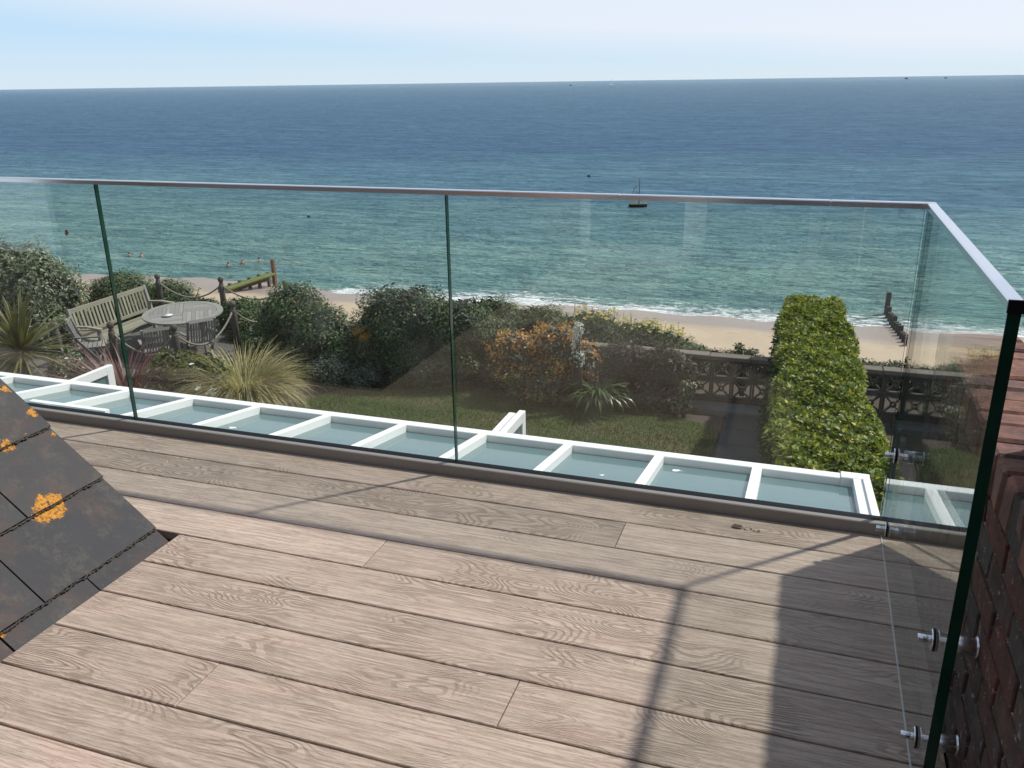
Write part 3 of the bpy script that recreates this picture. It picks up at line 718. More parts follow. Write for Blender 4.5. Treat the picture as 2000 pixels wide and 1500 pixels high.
# local slate frame: x along -Y world, y up the slope, z normal
RM = Matrix(((0, -cs, sn), (-1, 0, 0), (0, sn, cs))).to_4x4()
def put_slate(me, s, yc):
    tilt = Matrix.Rotation(-0.034 + random.uniform(-.004, .004), 4, 'X')
    o = bpy.data.objects.new('slate', me); COL.objects.link(o)
    loc = Vector(rp3(s, yc, 0.004)) - Vector(house.location)
    o.parent = ro; o.matrix_parent_inverse = Matrix.Identity(4)
    o.matrix_basis = Matrix.Translation(loc - Vector(ro.location)) @ RM @ Matrix.Rotation(random.uniform(-.006, .006), 4, 'Z') @ tilt
    return o
for r_ in range(-1, 9):
    s0 = 0.046 + 0.2520 * r_
    if r_ % 2 != 0: y = YV
    else: put_slate(slw, s0, YV - SW * 0.75); y = YV - SW * 1.5
    while y > -1.4:
        put_slate(random.choice(sl), s0, y - SW / 2); y -= SW
# crust of moss and cement along the slate tails
def crust(s, y0, y1, seed):
    rr = random.Random(seed); b = MB(); y = y0                     # crumbly clumps of uneven size, thin in between
    while y < y1:
        n = rr.choice((2, 3, 4, 6)); st = rr.uniform(.004, .009); pts = []; rad = []
        for i in range(n + 2):
            if y + st * i > y1: break
            pts.append(rp3(s - rr.uniform(.001, .008), y + st * i, rr.uniform(.007, .012))); rad.append(rr.uniform(.0012, .0042) if 0 < i < n + 1 else .0008)
        if len(pts) > 2: b.tube(pts, rad, 5)
        y += st * n * rr.uniform(.6, 1.1)
    return b
for r_ in range(0, 5):
    c_ = crust(0.046 + 0.2520 * r_, 0.6, YV - 0.004, r_).build('moss_line', M['moss'])
    c_.parent = ro; c_.location = -(Vector(house.location) + Vector(ro.location))
# wall under the verge, lower house wall, wall and doors behind the viewer
hc(MB().box(-5.2, 0.41, 2.55, 2.79, -3.25, -0.245).build('front_wall', M['render']))
hc(MB().box(-5.2, -1.9, -1.85, -1.60, -0.24, 2.9).build('back_wall', M['render']))
hc(MB().box(-1.9, 0.41, -1.85, -1.60, 2.1, 2.9).build('back_wall', M['render']))
hc(MB().box(0.10, 0.41, -1.85, -1.60, -0.03, 2.1).build('back_wall', M['render']))
for (x0, x1) in ((-1.895, -0.905), (-0.895, 0.095)):
    fr = MB(); t = 0.085
    fr.box(x0, x0 + t, -1.70, -1.63, 0.0, 2.09).box(x1 - t, x1, -1.70, -1.63, 0.0, 2.09)
    fr.box(x0 + t, x1 - t, -1.698, -1.632, 0.0, 0.10).box(x0 + t, x1 - t, -1.698, -1.632, 1.98, 2.09)
    d = hc(fr.build('patio_door', M['white']))
    g = MB().box(x0 + t, x1 - t, -1.672, -1.660, 0.10, 1.98).build('door_pane', M['darkroom']); g.parent = d
    h = MB().box(x0 + 0.03, x0 + 0.055, -1.628, -1.60, 0.95, 1.12).build('door_handle', M['steel']); h.parent = d
hc(MB().box(-2.2, 0.40, -1.86, -1.40, 2.92, 3.0).build('eaves_board', M['white']))

# ------------------------------------------------------------------ veranda glass roof below the balcony
ver = empty('veranda', (0, 4.0, G)); tag(ver, 'white framed glass veranda roof running along the house below the balcony', 'veranda')
def vc(o): return child(o, ver)
YO, ZO = 5.03, -0.80; YI = 2.90; SL = math.tan(R(9.8))
def zr(y): return ZO + (YO - y) * SL
XE = 0.47; S = 0.60
bars = [-0.15 - S * k for k in range(13)]
def slope_bar(x, wd, ht, top, y0=YI, y1=YO - 0.045):
    b = MB(); vs = []
    for y in (y0, y1):
        for dx, dz in ((-wd / 2, -ht), (wd / 2, -ht), (wd / 2, 0), (-wd / 2, 0)):
            vs.append((x + dx, y, zr(y) + top + dz))
    b.add(vs, [(3, 2, 1, 0), (4, 5, 6, 7), (0, 1, 5, 4), (1, 2, 6, 5), (2, 3, 7, 6), (3, 0, 4, 7)])
    # bevelled tail end
    return b
for x in bars: vc(slope_bar(x, 0.058, 0.070, 0.0).build('glazing_bar', M['white']))
vc(slope_bar(XE - 0.045, 0.050, 0.085, 0.004).build('end_bar', M['white'])); vc(slope_bar(XE, 0.038, 0.115, 0.024).build('end_bar', M['white']))
vc(MB().box(-8.0, XE - 0.14, YO - 0.045, YO + 0.030, ZO - 0.115, ZO + 0.006, 0.004).build('eaves_beam', M['white']))
vc(MB().box(XE - 0.139, XE + 0.024, YO - 0.050, YO + 0.036, ZO - 0.12, ZO + 0.016, 0.004).build('corner_cap', M['white']))
xs_ = sorted(bars + [XE - 0.045])
for a, c in zip(xs_[:-1], xs_[1:]):
    y0, y1 = YI, YO - 0.046; zt = -0.052; b = MB()
    x0, x1 = a + 0.026, c - 0.026
    b.add([(x0, y0, zr(y0) + zt), (x1, y0, zr(y0) + zt), (x1, y1, zr(y1) + zt), (x0, y1, zr(y1) + zt),
           (x0, y0, zr(y0) + zt - .02), (x1, y0, zr(y0) + zt - .02), (x1, y1, zr(y1) + zt - .02), (x0, y1, zr(y1) + zt - .02)],
          [(0, 1, 2, 3), (7, 6, 5, 4), (4, 5, 1, 0), (5, 6, 2, 1), (6, 7, 3, 2), (7, 4, 0, 3)])
    vc(b.build('roof_pane', M['pane']))
vc(MB().box(-5.12, -4.44, 4.245, 4.285, -0.664, -0.632).build('fixing_strip', M['white']))
vc(MB().box(-8, XE, YI, YI + 0.05, zr(YI) - 0.05, zr(YI) + 0.012).build('wall_plate', M['white']))
for x in (-7.8, -5.9, -3.95, -2.0, -0.15, 0.43): vc(MB().box(x - 0.04, x + 0.04, YO - 0.035, YO + 0.02, G, ZO - 0.121).build('veranda_post', M['white']))
# opened door leaves standing out past the eaves
def leaf_door(x, y0, y1, z1, rz, lab, second=False):
    t = empty('glazed_door', (x, y0, G)); tag(t, lab, 'door', 'white glazed doors folded open under the veranda')
    t.rotation_euler = (0, 0, rz)
    H = z1 - G; W = y1 - y0; f = 0.075
    fr = MB().box(-.025, .025, 0, f, 0.05, H, .003).box(-.025, .025, W - f, W, 0.05, H, .003).box(-.024, .024, f, W - f, H - f, H - .001).box(-.024, .024, f, W - f, 0.05, 0.05 + f)
    fr.build('frame', M['white'], t)
    MB().box(-.008, .008, f, W - f, 0.05 + f, H - f).build('pane', M['pane'], t)
    MB().box(.026, .040, W - .06, W - .03, 1.0, 1.14).build('handle', M['gasket'], t)
    return t
leaf_door(-1.925, 5.27, 5.76, -0.905, 0.0, 'white glazed door leaf folded open below the middle of the glass veranda roof')
leaf_door(-1.990, 5.27, 5.71, -0.912, 0.0, 'white door leaf folded flat behind the other near the middle of the veranda')
leaf_door(-5.86, 5.27, 5.76, -0.905, 0.0, 'white glazed door leaf folded open by the red leaved plant')

# ------------------------------------------------------------------ garden wall of pierced screen blocks
wall = empty('screen_block_wall', (-3, 12.5, G)); tag(wall, 'low garden wall of pierced concrete screen blocks with a concrete coping', 'wall')
def wc(o): return child(o, wall)
def screen_block():
    b = MB(); s = 0.145; t = 0.026; d = 0.045
    b.box(-s, s, -d, d, -s, -s + t).box(-s, s, -d, d, s - t, s).box(-s, -s + t, -d, d, -s + t, s - t).box(s - t, s, -d, d, -s + t, s - t)
    r = 0.040; k = 0.018
    # diamond ring in the middle and four arms out to the corners
    dm = [(0, r), (r, 0), (0, -r), (-r, 0)]
    for i in range(4):
        p, q = dm[i], dm[(i + 1) % 4]; b.bar((p[0], 0, p[1]), (q[0], 0, q[1]), k, d * 1.6, (0, 1, 0))
    for sx in (-1, 1):
        for sz in (-1, 1): b.bar((sx * r * .5, 0.001, sz * r * .5), (sx * (s - t * .6), 0.001, sz * (s - t * .6)), k, d * 1.5, (0, 1, 0))
    return b.mesh('screen_block', M['block'])
sb = screen_block()
x = -7.9
while x < 3.6:
    for r_ in range(2): wc(link('screen_block', sb, loc=(x + random.uniform(-.002, .002), 12.5 + random.uniform(-.004, .004), -2.495 - 0.153 - 0.305 * r_)))
    x += 0.300
wc(MB().box(-8.2, 3.8, 12.44, 12.56, G - 0.05, -3.105).build('plinth', M['block']))
x = -8.1; k = 0
while x < 3.7:
    z = -2.455 + random.uniform(-.004, .004)
    wc(MB().box(-.295, .295, -.10, .10, -.032, .028, .008).build('coping_slab', M['cap'], loc=(x, 12.5, z))); x += 0.60
# step slab in front of the wall
st = MB().box(-.62, .62, -.17, .17, -.06, 0.03, .01).build('stone_step', M['stone'], loc=(-0.82, 12.22, G + 0.03)); tag(st, 'low stone step slab in front of the screen block wall at the path end', 'step')

# ------------------------------------------------------------------ foliage builders
def lobes(n, seed):
    r = np.random.default_rng(seed); d = r.normal(size=(n, 3)); d /= np.linalg.norm(d, axis=1)[:, None]
    return d, r.uniform(.55, 1.0, n)
def leaf_cloud(blobs, n, size, aspect=0.45, seed=1, depth=0.22, lump=0.20, upb=0.35, rand=0.7, droop=0.3, zmin=None):
    """n folded leaves in the outer volume of some lumpy ellipsoids -> V, F, t (t = 0 inside .. 1 outside), island height"""
    r = np.random.default_rng(seed)
    ar = np.array([(b[3] * b[4] + b[4] * b[5] + b[3] * b[5]) for b in blobs]); bi = r.choice(len(blobs), n, p=ar / ar.sum())
    B = np.array(blobs)[bi]
    d = r.normal(size=(n, 3)); d /= np.linalg.norm(d, axis=1)[:, None]
    ld, la = lobes(34, seed + 5)
    dots = np.clip(d @ ld.T, 0, 1) ** 14
    rad = 1 - lump + lump * 1.6 * (dots * la).max(1)
    q = 1 - np.abs(r.normal(0, depth, n)); q = np.clip(q, 0.25, 1.0)
    P = B[:, :3] + d * B[:, 3:] * (rad * q)[:, None]
    if zmin is not None: 
        k = P[:, 2] > zmin; P, d, q, B = P[k], d[k], q[k], B[k]; n = len(P)
    N = d / B[:, 3:]; N /= np.linalg.norm(N, axis=1)[:, None]
    N = N + np.array([0, 0, upb]) + r.normal(0, rand, (n, 3)) * .6; N /= np.linalg.norm(N, axis=1)[:, None]
    A = np.cross(N, r.normal(size=(n, 3))); A /= np.linalg.norm(A, axis=1)[:, None]
    A = A + np.array([0, 0, -droop]) * r.uniform(0, 1, (n, 1)) + d * .3; A /= np.linalg.norm(A, axis=1)[:, None]
    Sd = np.cross(N, A); Sd /= np.linalg.norm(Sd, axis=1)[:, None]
    s = size * r.uniform(.6, 1.3, (n, 1))
    V = np.zeros((n, 4, 3)); mid = P + A * s * .5 + N * s * .10
    V[:, 0] = P; V[:, 1] = mid + Sd * s * aspect * .5; V[:, 2] = P + A * s; V[:, 3] = mid - Sd * s * aspect * .5
    return V, P, q
def foliage(name, V, mats, midx=None, parent=None):
    n = len(V); i = np.arange(n)[:, None] * 4
    F = np.concatenate([i + [0, 1, 2], i + [0, 2, 3]], 1).reshape(-1, 3)
    me = np_mesh(name, V.reshape(-1, 3), F, mats, None if midx is None else np.repeat(midx, 2))
    return link(name, me, parent)
def stems(base, tips, r0, name, parent, seed=0):
    rr = random.Random(seed); b = MB()
    for t_ in tips:
        m1 = [base[i] * .55 + t_[i] * .45 + rr.uniform(-.06, .06) for i in range(3)]
        b.tube([base, m1, t_], [r0, r0 * .6, r0 * .22], 5)
    return b.build(name, M['bark'], parent)
def shrub(name, label, cat, blobs, n, size, mat, seed, group=None, aspect=.45, extra=None, **kw):
    bx = np.array(blobs); c = bx[:, :3].mean(0)
    t = empty(name, (0, 0, 0)); tag(t, label, cat, group)
    base = (float(c[0]), float(c[1]), G - .02)
    tips = [(b_[0] + random.uniform(-.3, .3) * b_[3], b_[1] + random.uniform(-.3, .3) * b_[4], b_[2] + b_[5] * .45) for b_ in blobs for _ in range(4)]
    stems(base, tips, 0.028, 'stem', t, seed)
    lumpk = kw.get('lump', .2)
    V, P, q = leaf_cloud(blobs, n, size, aspect, seed, **kw)
    mats = mat if isinstance(mat, list) else [mat]; mi = None
    if len(mats) > 1:
        zt = (P[:, 2] - P[:, 2].min()) / np.ptp(P[:, 2]); rr = np.random.default_rng(seed)
        mi = ((zt * 0.9 + (q - .8) * 1.2 + rr.normal(0, .16, len(P))) > extra).astype(int)
    foliage('foliage', V, mats, mi, t)
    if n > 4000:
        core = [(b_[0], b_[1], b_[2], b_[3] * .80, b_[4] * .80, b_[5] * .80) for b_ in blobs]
        V2, _, _ = leaf_cloud(core, n // 4, size * 2.0, max(aspect, .5), seed + 77, depth=.12, lump=lumpk, rand=.5)  # darker filler leaves that close gaps in the bush
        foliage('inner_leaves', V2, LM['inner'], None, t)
    return t

LM = dict(
    inner=leaf_material('dark inner leaf', (0.018, 0.026, 0.012), (0.035, 0.048, 0.020), None, 0.6, 0.1),
    dark=leaf_material('glossy dark green leaf', (0.022, 0.045, 0.010), (0.058, 0.108, 0.020), (0.115, 0.175, 0.040), 0.52, 0.15),
    mid=leaf_material('mid green leaf', (0.032, 0.058, 0.018), (0.072, 0.115, 0.036), (0.12, 0.16, 0.055), 0.45),
    silver=leaf_material('silvery olive leaf', (0.075, 0.100, 0.045), (0.15, 0.18, 0.090), (0.32, 0.35, 0.22), 0.42, 0.15),
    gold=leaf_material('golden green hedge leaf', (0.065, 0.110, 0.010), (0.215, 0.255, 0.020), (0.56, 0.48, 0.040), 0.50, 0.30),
    hedge_side=leaf_material('darker hedge side leaf', (0.022, 0.045, 0.010), (0.050, 0.085, 0.018), (0.10, 0.14, 0.03), 0.4),
    grey=leaf_material('grey green leaf', (0.075, 0.095, 0.075), (0.14, 0.165, 0.13), (0.22, 0.25, 0.20), 0.6, 0.15),
    rosemary=leaf_material('dusty green needle', (0.048, 0.085, 0.022), (0.095, 0.150, 0.042), (0.18, 0.23, 0.08), 0.6, 0.15),
    orange=leaf_material('orange autumn leaf', (0.40, 0.17, 0.045), (0.62, 0.31, 0.10), (0.66, 0.44, 0.16), 0.5, 0.3),
    olive=leaf_material('olive green leaf', (0.085, 0.110, 0.022), (0.17, 0.19, 0.040), (0.30, 0.28, 0.07), 0.5, 0.3),
    yellow=leaf_material('yellow petal', (0.60, 0.45, 0.10), (0.78, 0.64, 0.22), None, 0.6, 0.3),
    white=leaf_material('white petal', (0.70, 0.70, 0.66), (0.82, 0.82, 0.78), None, 0.6, 0.2),
    whitesilver=leaf_material('white felted leaf', (0.50, 0.52, 0.48), (0.74, 0.76, 0.71), None, 0.8, 0.1),
    straw=leaf_material('straw coloured grass blade', (0.24, 0.20, 0.08), (0.42, 0.36, 0.17), (0.58, 0.52, 0.30), 0.6, 0.3),
    red=leaf_material('dark red strap leaf', (0.065, 0.018, 0.018), (0.15, 0.045, 0.045), (0.22, 0.09, 0.08), 0.5, 0.2),
    strap=leaf_material('green strap leaf', (0.035, 0.065, 0.018), (0.075, 0.120, 0.030), (0.13, 0.17, 0.06), 0.35, 0.15),
    cord=leaf_material('yellow green sword leaf', (0.085, 0.085, 0.030), (0.19, 0.175, 0.055), (0.32, 0.28, 0.11), 0.45, 0.15),
    twig=leaf_material('dry brown leaf', (0.045, 0.033, 0.022), (0.085, 0.062, 0.042), (0.13, 0.10, 0.06), 0.9, 0.1),
)

# ---- clipped hedge on the right
def hedge():
    t = empty('clipped_hedge', (0.2, 9, G)); tag(t, 'long clipped golden green hedge running down the garden to the wall', 'hedge')
    r = np.random.default_rng(11)
    def xl(y): return np.interp(y, [4.6, 7, 10, 12.9], [-0.07, -0.09, -0.20, -0.20]) + .035 * np.sin(y * 2.1) + .03 * np.sin(y * 5.3 + 1)
    def xr(y): return np.interp(y, [4.6, 6.4, 8, 10.5, 12.9], [0.72, 0.80, 0.86, 0.68, 0.56]) + .04 * np.sin(y * 1.7 + 2) + .03 * np.sin(y * 4.7)
    def ht(x, y): return -1.60 + .09 * np.clip((y - 8.5) / 4, 0, 1) + .035 * np.sin(y * 2.7 + 1) + .03 * np.sin(x * 6 + y * 1.3) + .02 * np.sin(y * 7.1 + x * 4)
    zb = G
    nt_, ns = 85000, 34000
    Y = r.uniform(4.4, 12.92, nt_); Y = Y ** 1.0
    u = r.uniform(0, 1, nt_); X = xl(Y) + (xr(Y) - xl(Y)) * u
    edge = np.minimum(u, 1 - u); Z = ht(X, Y) + .035 * np.sin(X * 17 + Y * 5) * np.sin(Y * 13 + X * 3) - np.abs(r.normal(0, .045, nt_)) - .09 * np.exp(-edge * 22)
    P1 = np.c_[X, Y, Z]; N1 = np.tile([0, 0, 1.], (nt_, 1)); N1[:, 0] += np.where(u < .5, -1, 1) * np.exp(-edge * 14)
    side = r.integers(0, 3, ns); Y = r.uniform(4.4, 12.9, ns); zz = zb + (ht(0, Y) - zb - .11) * r.uniform(0, 1, ns) ** .8
    X = np.where(side == 0, xl(Y), xr(Y)) + np.where(side == 0, 1, -1) * np.abs(r.normal(0, .05, ns))
    X = X - (side == 0) * .17 * (1 - (zz - zb) / 1.6) * np.clip((Y - 9) / 3, 0, 1)
    e = side == 2; X[e] = xl(Y[e] * 0 + 12.9) + (xr(Y[e] * 0 + 12.9) - xl(Y[e] * 0 + 12.9)) * r.uniform(0, 1, e.sum()); Y[e] = 12.92 - np.abs(r.normal(0, .05, e.sum()))
    P2 = np.c_[X, Y, zz]; N2 = np.zeros((ns, 3)); N2[:, 0] = np.where(side == 0, -1, 1); N2[e] = [0, 1, 0]
    P = np.r_[P1, P2]; N = np.r_[N1, N2]; n = len(P)
    N = N + r.normal(0, .42, (n, 3)); N /= np.linalg.norm(N, axis=1)[:, None]
    A = np.cross(N, r.normal(size=(n, 3))); A /= np.linalg.norm(A, axis=1)[:, None]; A += N * r.uniform(0, .7, (n, 1)); A /= np.linalg.norm(A, axis=1)[:, None]
    Sd = np.cross(N, A); Sd /= np.linalg.norm(Sd, axis=1)[:, None]
    s = r.uniform(.030, .072, (n, 1)); V = np.zeros((n, 4, 3)); mid = P + A * s * .5 + N * s * .1
    V[:, 0] = P; V[:, 1] = mid + Sd * s * .28; V[:, 2] = P + A * s; V[:, 3] = mid - Sd * s * .28
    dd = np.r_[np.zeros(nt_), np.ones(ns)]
    mi = ((dd + r.normal(0, .25, n)) > .5).astype(int)  # darker green on the sides, gold leaves on the top
    core = MB(); ys_ = np.linspace(4.4, 12.8, 30); vs = []
    for y in ys_: vs += [(float(xl(y)) + .10, y, zb), (float(xr(y)) - .10, y, zb), (float(xr(y)) - .10, y, -1.75), (float(xl(y)) + .10, y, -1.75)]
    fs = [(0, 1, 2, 3), tuple(len(vs) - 4 + k for k in (3, 2, 1, 0))]
    for j in range(29):
        for k in range(4): fs.append((4 * j + k, 4 * j + 4 + k, 4 * j + 4 + (k + 1) % 4, 4 * j + (k + 1) % 4))
    core.add(vs, fs); c_ = core.build('branches', LM['hedge_side']); child(c_, t)
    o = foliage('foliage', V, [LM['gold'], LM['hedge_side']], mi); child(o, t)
hedge()

Sh = shrub
Sh('silver_leaf_bush', 'large rounded silvery leaved bush at the far left behind the spiky plant', 'bush',
   [(-14.9, 12.6, -2.25, 1.25, 1.1, .98), (-13.75, 12.2, -2.40, .80, .8, .85), (-15.8, 12.2, -2.1, 1.2, 1.1, 1.0), (-13.35, 11.6, -2.85, .65, .6, .6)], 30000, 0.085, LM['silver'], 21, aspect=.42, depth=.25, lump=.3)
Sh('dark_bush', 'dark green bush behind the left half of the wooden bench', 'bush',
   [(-13.9, 14.3, -2.85, .9, .8, .66), (-13.0, 14.7, -3.0, .75, .6, .62)], 16000, 0.055, LM['rosemary'], 22)
Sh('low_dark_shrub', 'low dark shrub just beyond the rope between the two far left posts', 'bush',
   [(-12.2, 14.75, -3.2, .55, .4, .38)], 5000, 0.06, LM['mid'], 23)
Sh('grey_green_shrub', 'grey green shrub beyond the sagging rope left of the corner post', 'bush',
   [(-10.55, 14.0, -2.93, .68, .5, .42), (-10.1, 13.5, -3.05, .45, .5, .45)], 10000, 0.055, LM['rosemary'], 24)
Sh('camellia_bush', 'dark glossy leaved bush right of the roped terrace', 'bush',
   [(-8.55, 12.7, -2.62, .78, .65, .82), (-7.75, 12.3, -2.80, .70, .60, .75), (-8.9, 12.2, -3.0, .55, .5, .5), (-7.15, 12.0, -2.95, .40, .45, .48)], 30000, 0.060, LM['dark'], 25, aspect=.5)
Sh('grey_leaf_shrub', 'small grey leaved shrub at the foot of the dark bushes by the lawn', 'bush',
   [(-7.15, 11.55, -3.0, .42, .36, .34), (-6.65, 11.7, -3.08, .35, .3, .25)], 7000, 0.045, LM['grey'], 26)
Sh('rounded_evergreen_bush', 'big rounded evergreen bush standing highest in the middle of the border', 'bush',
   [(-6.15, 12.3, -2.35, .98, .75, .84), (-5.25, 12.4, -2.42, .75, .65, .72), (-6.7, 12.35, -2.75, .6, .6, .6), (-5.6, 12.1, -2.9, .95, .55, .5)], 42000, 0.052, LM['dark'], 27, aspect=.40, lump=.28)
Sh('loose_green_shrub', 'loose green shrub between the rounded evergreen and the orange bush', 'bush',
   [(-4.75, 12.6, -2.62, .62, .5, .52), (-4.45, 12.3, -2.95, .5, .4, .35)], 11000, 0.045, LM['mid'], 28)
Sh('coastal_hedge', 'feathery green coastal hedge on the sea side of the block wall', 'hedge',
   [(-4.95, 13.5, -2.56, .75, .5, .56), (-4.1, 13.5, -2.60, .8, .5, .50), (-3.2, 13.5, -2.62, .8, .5, .46), (-2.4, 13.45, -2.68, .75, .45, .42), (-1.75, 13.3, -2.78, .60, .4, .34)], 52000, 0.055, LM['rosemary'], 29, aspect=.22, depth=.3, lump=.35, upb=1.1)
# yellow daisies on top of the coastal hedge
def flowers(name, label, pts, r0, mat, group=None, heart=None):
    t = empty(name, pts[0]); tag(t, label, 'flowers')
    b = MB(); rr = random.Random(5)
    for (x, y, z) in pts:
        tx, ty = rr.uniform(-.5, .2), rr.uniform(-.9, -.1)
        nrm = Vector((tx, ty, 1)).normalized(); a = nrm.orthogonal().normalized(); c = nrm.cross(a); k = 9
        r_ = r0 * rr.uniform(.7, 1.2)
        vs = [Vector((x, y, z))] + [Vector((x, y, z)) + (a * math.cos(6.283 * i / k) + c * math.sin(6.283 * i / k)) * (r_ if i % 2 == 0 else r_ * .62) + nrm * .008 for i in range(k)]
        b.add(vs, [(0, 1 + i, 1 + (i + 1) % k) for i in range(k)])
    o = b.build('petals', mat); child(o, t)
    s = MB()
    for (x, y, z) in pts: s.tube([(x, y, z), (x + rr.uniform(-.04, .04), y + rr.uniform(-.04, .04), z - .22)], .0035, 4)
    child(s.build('stem', LM['mid']), t); return t
rr = random.Random(2)
flowers('yellow_daisies', 'yellow daisy flowers standing above the coastal hedge', [(x_ := rr.uniform(-3.55, -1.75), rr.uniform(13.2, 13.6), -2.12 - .15 * (x_ + 3.5) + rr.uniform(-.10, .10)) for _ in range(130)], .034, LM['yellow'])
Sh('orange_leaved_bush', 'orange and olive leaved bush in the border before the block wall', 'bush',
   [(-4.05, 11.9, -2.55, .46, .42, .44), (-3.45, 12.0, -2.42, .50, .42, .46), (-3.75, 11.8, -2.85, .66, .45, .38), (-3.0, 11.95, -2.55, .28, .28, .34)], 15000, 0.058, [LM['olive'], LM['orange']], 30, extra=.50, aspect=.5, lump=.5, depth=.3)
Sh('white_felted_plant', 'upright white felted plant beside the orange bush', 'plant',
   [(-3.0, 11.6, -1.93, .075, .075, .11), (-3.04, 11.6, -2.12, .05, .05, .14), (-2.98, 11.6, -2.38, .085, .08, .13), (-3.03, 11.6, -2.24, .05, .05, .12)], 380, 0.055, LM['whitesilver'], 31)
Sh('dry_twiggy_bush', 'brown half dead twiggy bush against the block wall', 'bush',
   [(-2.45, 12.2, -2.58, .55, .30, .36), (-1.85, 12.2, -2.60, .50, .30, .36), (-1.55, 12.25, -2.72, .32, .28, .30), (-2.0, 11.95, -3.05, .75, .25, .22)], 15000, 0.042, LM['twig'], 32, aspect=.3, depth=.4)
Sh('pale_sapling', 'small pale green seedling shrub beside the twiggy bush', 'plant', [(-1.42, 11.85, -2.78, .13, .12, .14), (-1.5, 11.8, -3.02, .16, .12, .12)], 420, 0.058, LM['silver'], 33)
Sh('wall_top_sprig', 'small leafy sprig growing above the coping left of the hedge', 'plant', [(-0.80, 12.85, -2.42, .09, .07, .10), (-0.62, 12.85, -2.46, .12, .07, .06)], 260, 0.05, LM['mid'], 34)
Sh('slope_shrub', 'low scrubby shrub beyond the wall just right of the hedge', 'bush', [(0.62, 13.8, -2.72, .22, .25, .26), (0.95, 13.9, -2.95, .5, .3, .22), (1.6, 14.0, -2.95, .6, .3, .20)], 5200, 0.045, LM['mid'], 35)
Sh('cliff_top_scrub', 'low brown green scrub on the cliff edge seen through the pierced blocks', 'bush', [(-1.0, 13.9, -3.05, .9, .3, .30), (.6, 14.1, -3.1, 1.0, .3, .26), (2.4, 13.9, -3.05, 1.2, .3, .30), (-6.6, 13.9, -3.0, 1.0, .3, .3)], 16000, 0.05, LM['twig'], 44)
Sh('leafy_plant', 'bushy leafy plant beside the post at the left end of the terrace', 'plant', [(-10.80, 9.75, -2.72, .30, .28, .36)], 1800, 0.075, LM['silver'], 36)
Sh('rose_bush', 'green rose bush with a white bloom in front of the terrace chairs', 'bush',
   [(-9.0, 10.1, -2.75, .52, .40, .45), (-8.35, 9.9, -2.72, .52, .40, .46), (-7.95, 9.55, -2.95, .42, .38, .38), (-8.9, 9.5, -3.0, .5, .4, .3)], 13000, 0.050, LM['olive'], 37, aspect=.5)
flowers('white_rose', 'white rose flowers on the green bush beside the ornamental grass', [(-7.80, 9.40, -2.62), (-7.84, 9.36, -2.66), (-7.77, 9.38, -2.69), (-8.22, 9.55, -2.32), (-8.0, 9.35, -2.6)], .055, LM['white'])
Sh('border_ground_cover', 'low grey green plants along the lawn edge under the bushes', 'plant', [(-6.2, 12.0, -3.15, .9, .22, .12), (-4.6, 12.35, -3.15, .8, .22, .12), (-3.3, 12.25, -3.15, .7, .18, .1)], 6000, 0.04, LM['mid'], 38)
Sh('far_left_shrub', 'dark shrub low at the far left edge under the spiky plant', 'bush', [(-12.2, 9.6, -3.0, .7, .6, .35), (-11.5, 9.2, -3.05, .5, .5, .3)], 6500, 0.06, LM['mid'], 39)
# neighbour's side, seen in the reflection and from a step aside
Sh('neighbour_bush', 'dark bush in the next garden against the block wall', 'bush', [(2.4, 11.9, -2.8, .8, .5, .5), (3.5, 12.0, -2.7, .7, .5, .6)], 9000, 0.055, LM['dark'], 40)

# ---- strap leaved plants, each leaf a part
def strap_mesh(name, ln, wd, arch, seed, mat, seg=6):
    vs = []; r_ = random.Random(seed); x = 0; z = 0; a = R(78)
    for i in range(seg + 1):
        f = i / seg; ww = wd * (0.55 + 1.1 * f * (1 - f) * 1.6) * (1 - f ** 4) + 0.001
        vs += [(x, -ww / 2, z + ww * .12), (x, 0, z), (x, ww / 2, z + ww * .12)]
        a -= arch / seg * (0.5 + f); x += ln / seg * math.cos(a); z += ln / seg * math.sin(a)
    fs = []
    for i in range(seg):
        for k in (0, 1): fs.append((3 * i + k, 3 * i + k + 1, 3 * i + 4 + k, 3 * i + 3 + k))
    b = MB(); b.add(vs, fs, True); return b.mesh(name, mat)
def strap_plant(name, label, cat, loc, n, ln, wd, arch, mat, seed, tilt=(0.0, 1.0), spread=0.05, var=4, part='leaf'):
    t = empty(name, loc); tag(t, label, cat)
    ms = [strap_mesh(part, ln * (0.8 + .13 * i), wd, arch * (0.7 + .25 * i), seed + i, mat) for i in range(var)]
    rr = random.Random(seed)
    for i in range(n):
        a = rr.uniform(0, 6.283); tl = rr.uniform(*tilt)
        o = link(part, rr.choice(ms), t, loc=(spread * math.cos(a) * rr.random(), spread * math.sin(a) * rr.random(), rr.uniform(0, .05)))
        o.rotation_euler = Euler((rr.uniform(-.2, .2), tl, a), 'XYZ'); s = rr.uniform(.7, 1.15); o.scale = (s, s, s)
    return t
strap_plant('strap_leaved_plant', 'clump of arching strap leaves in the border below the white felted plant', 'plant', (-2.72, 11.72, G + .12), 150, 0.56, 0.046, 1.7, LM['strap'], 51, (-.1, .55), .12)
cp = strap_plant('spiky_cordyline', 'spiky yellow green sword leaved plant at the left edge', 'plant', (-11.45, 9.55, -2.45), 260, 0.85, 0.042, .35, LM['cord'], 52, (-.25, 1.75), .03)
child(MB().tube([(-11.45, 9.55, G), (-11.43, 9.56, -2.8), (-11.45, 9.55, -2.40)], [.07, .06, .05], 8).build('trunk', M['bark']), cp)
strap_plant('red_phormium', 'dark red strap leaved clump behind the veranda door', 'plant', (-9.45, 9.45, G), 130, 1.25, 0.032, .9, LM['red'], 53, (-.1, .40), .15)

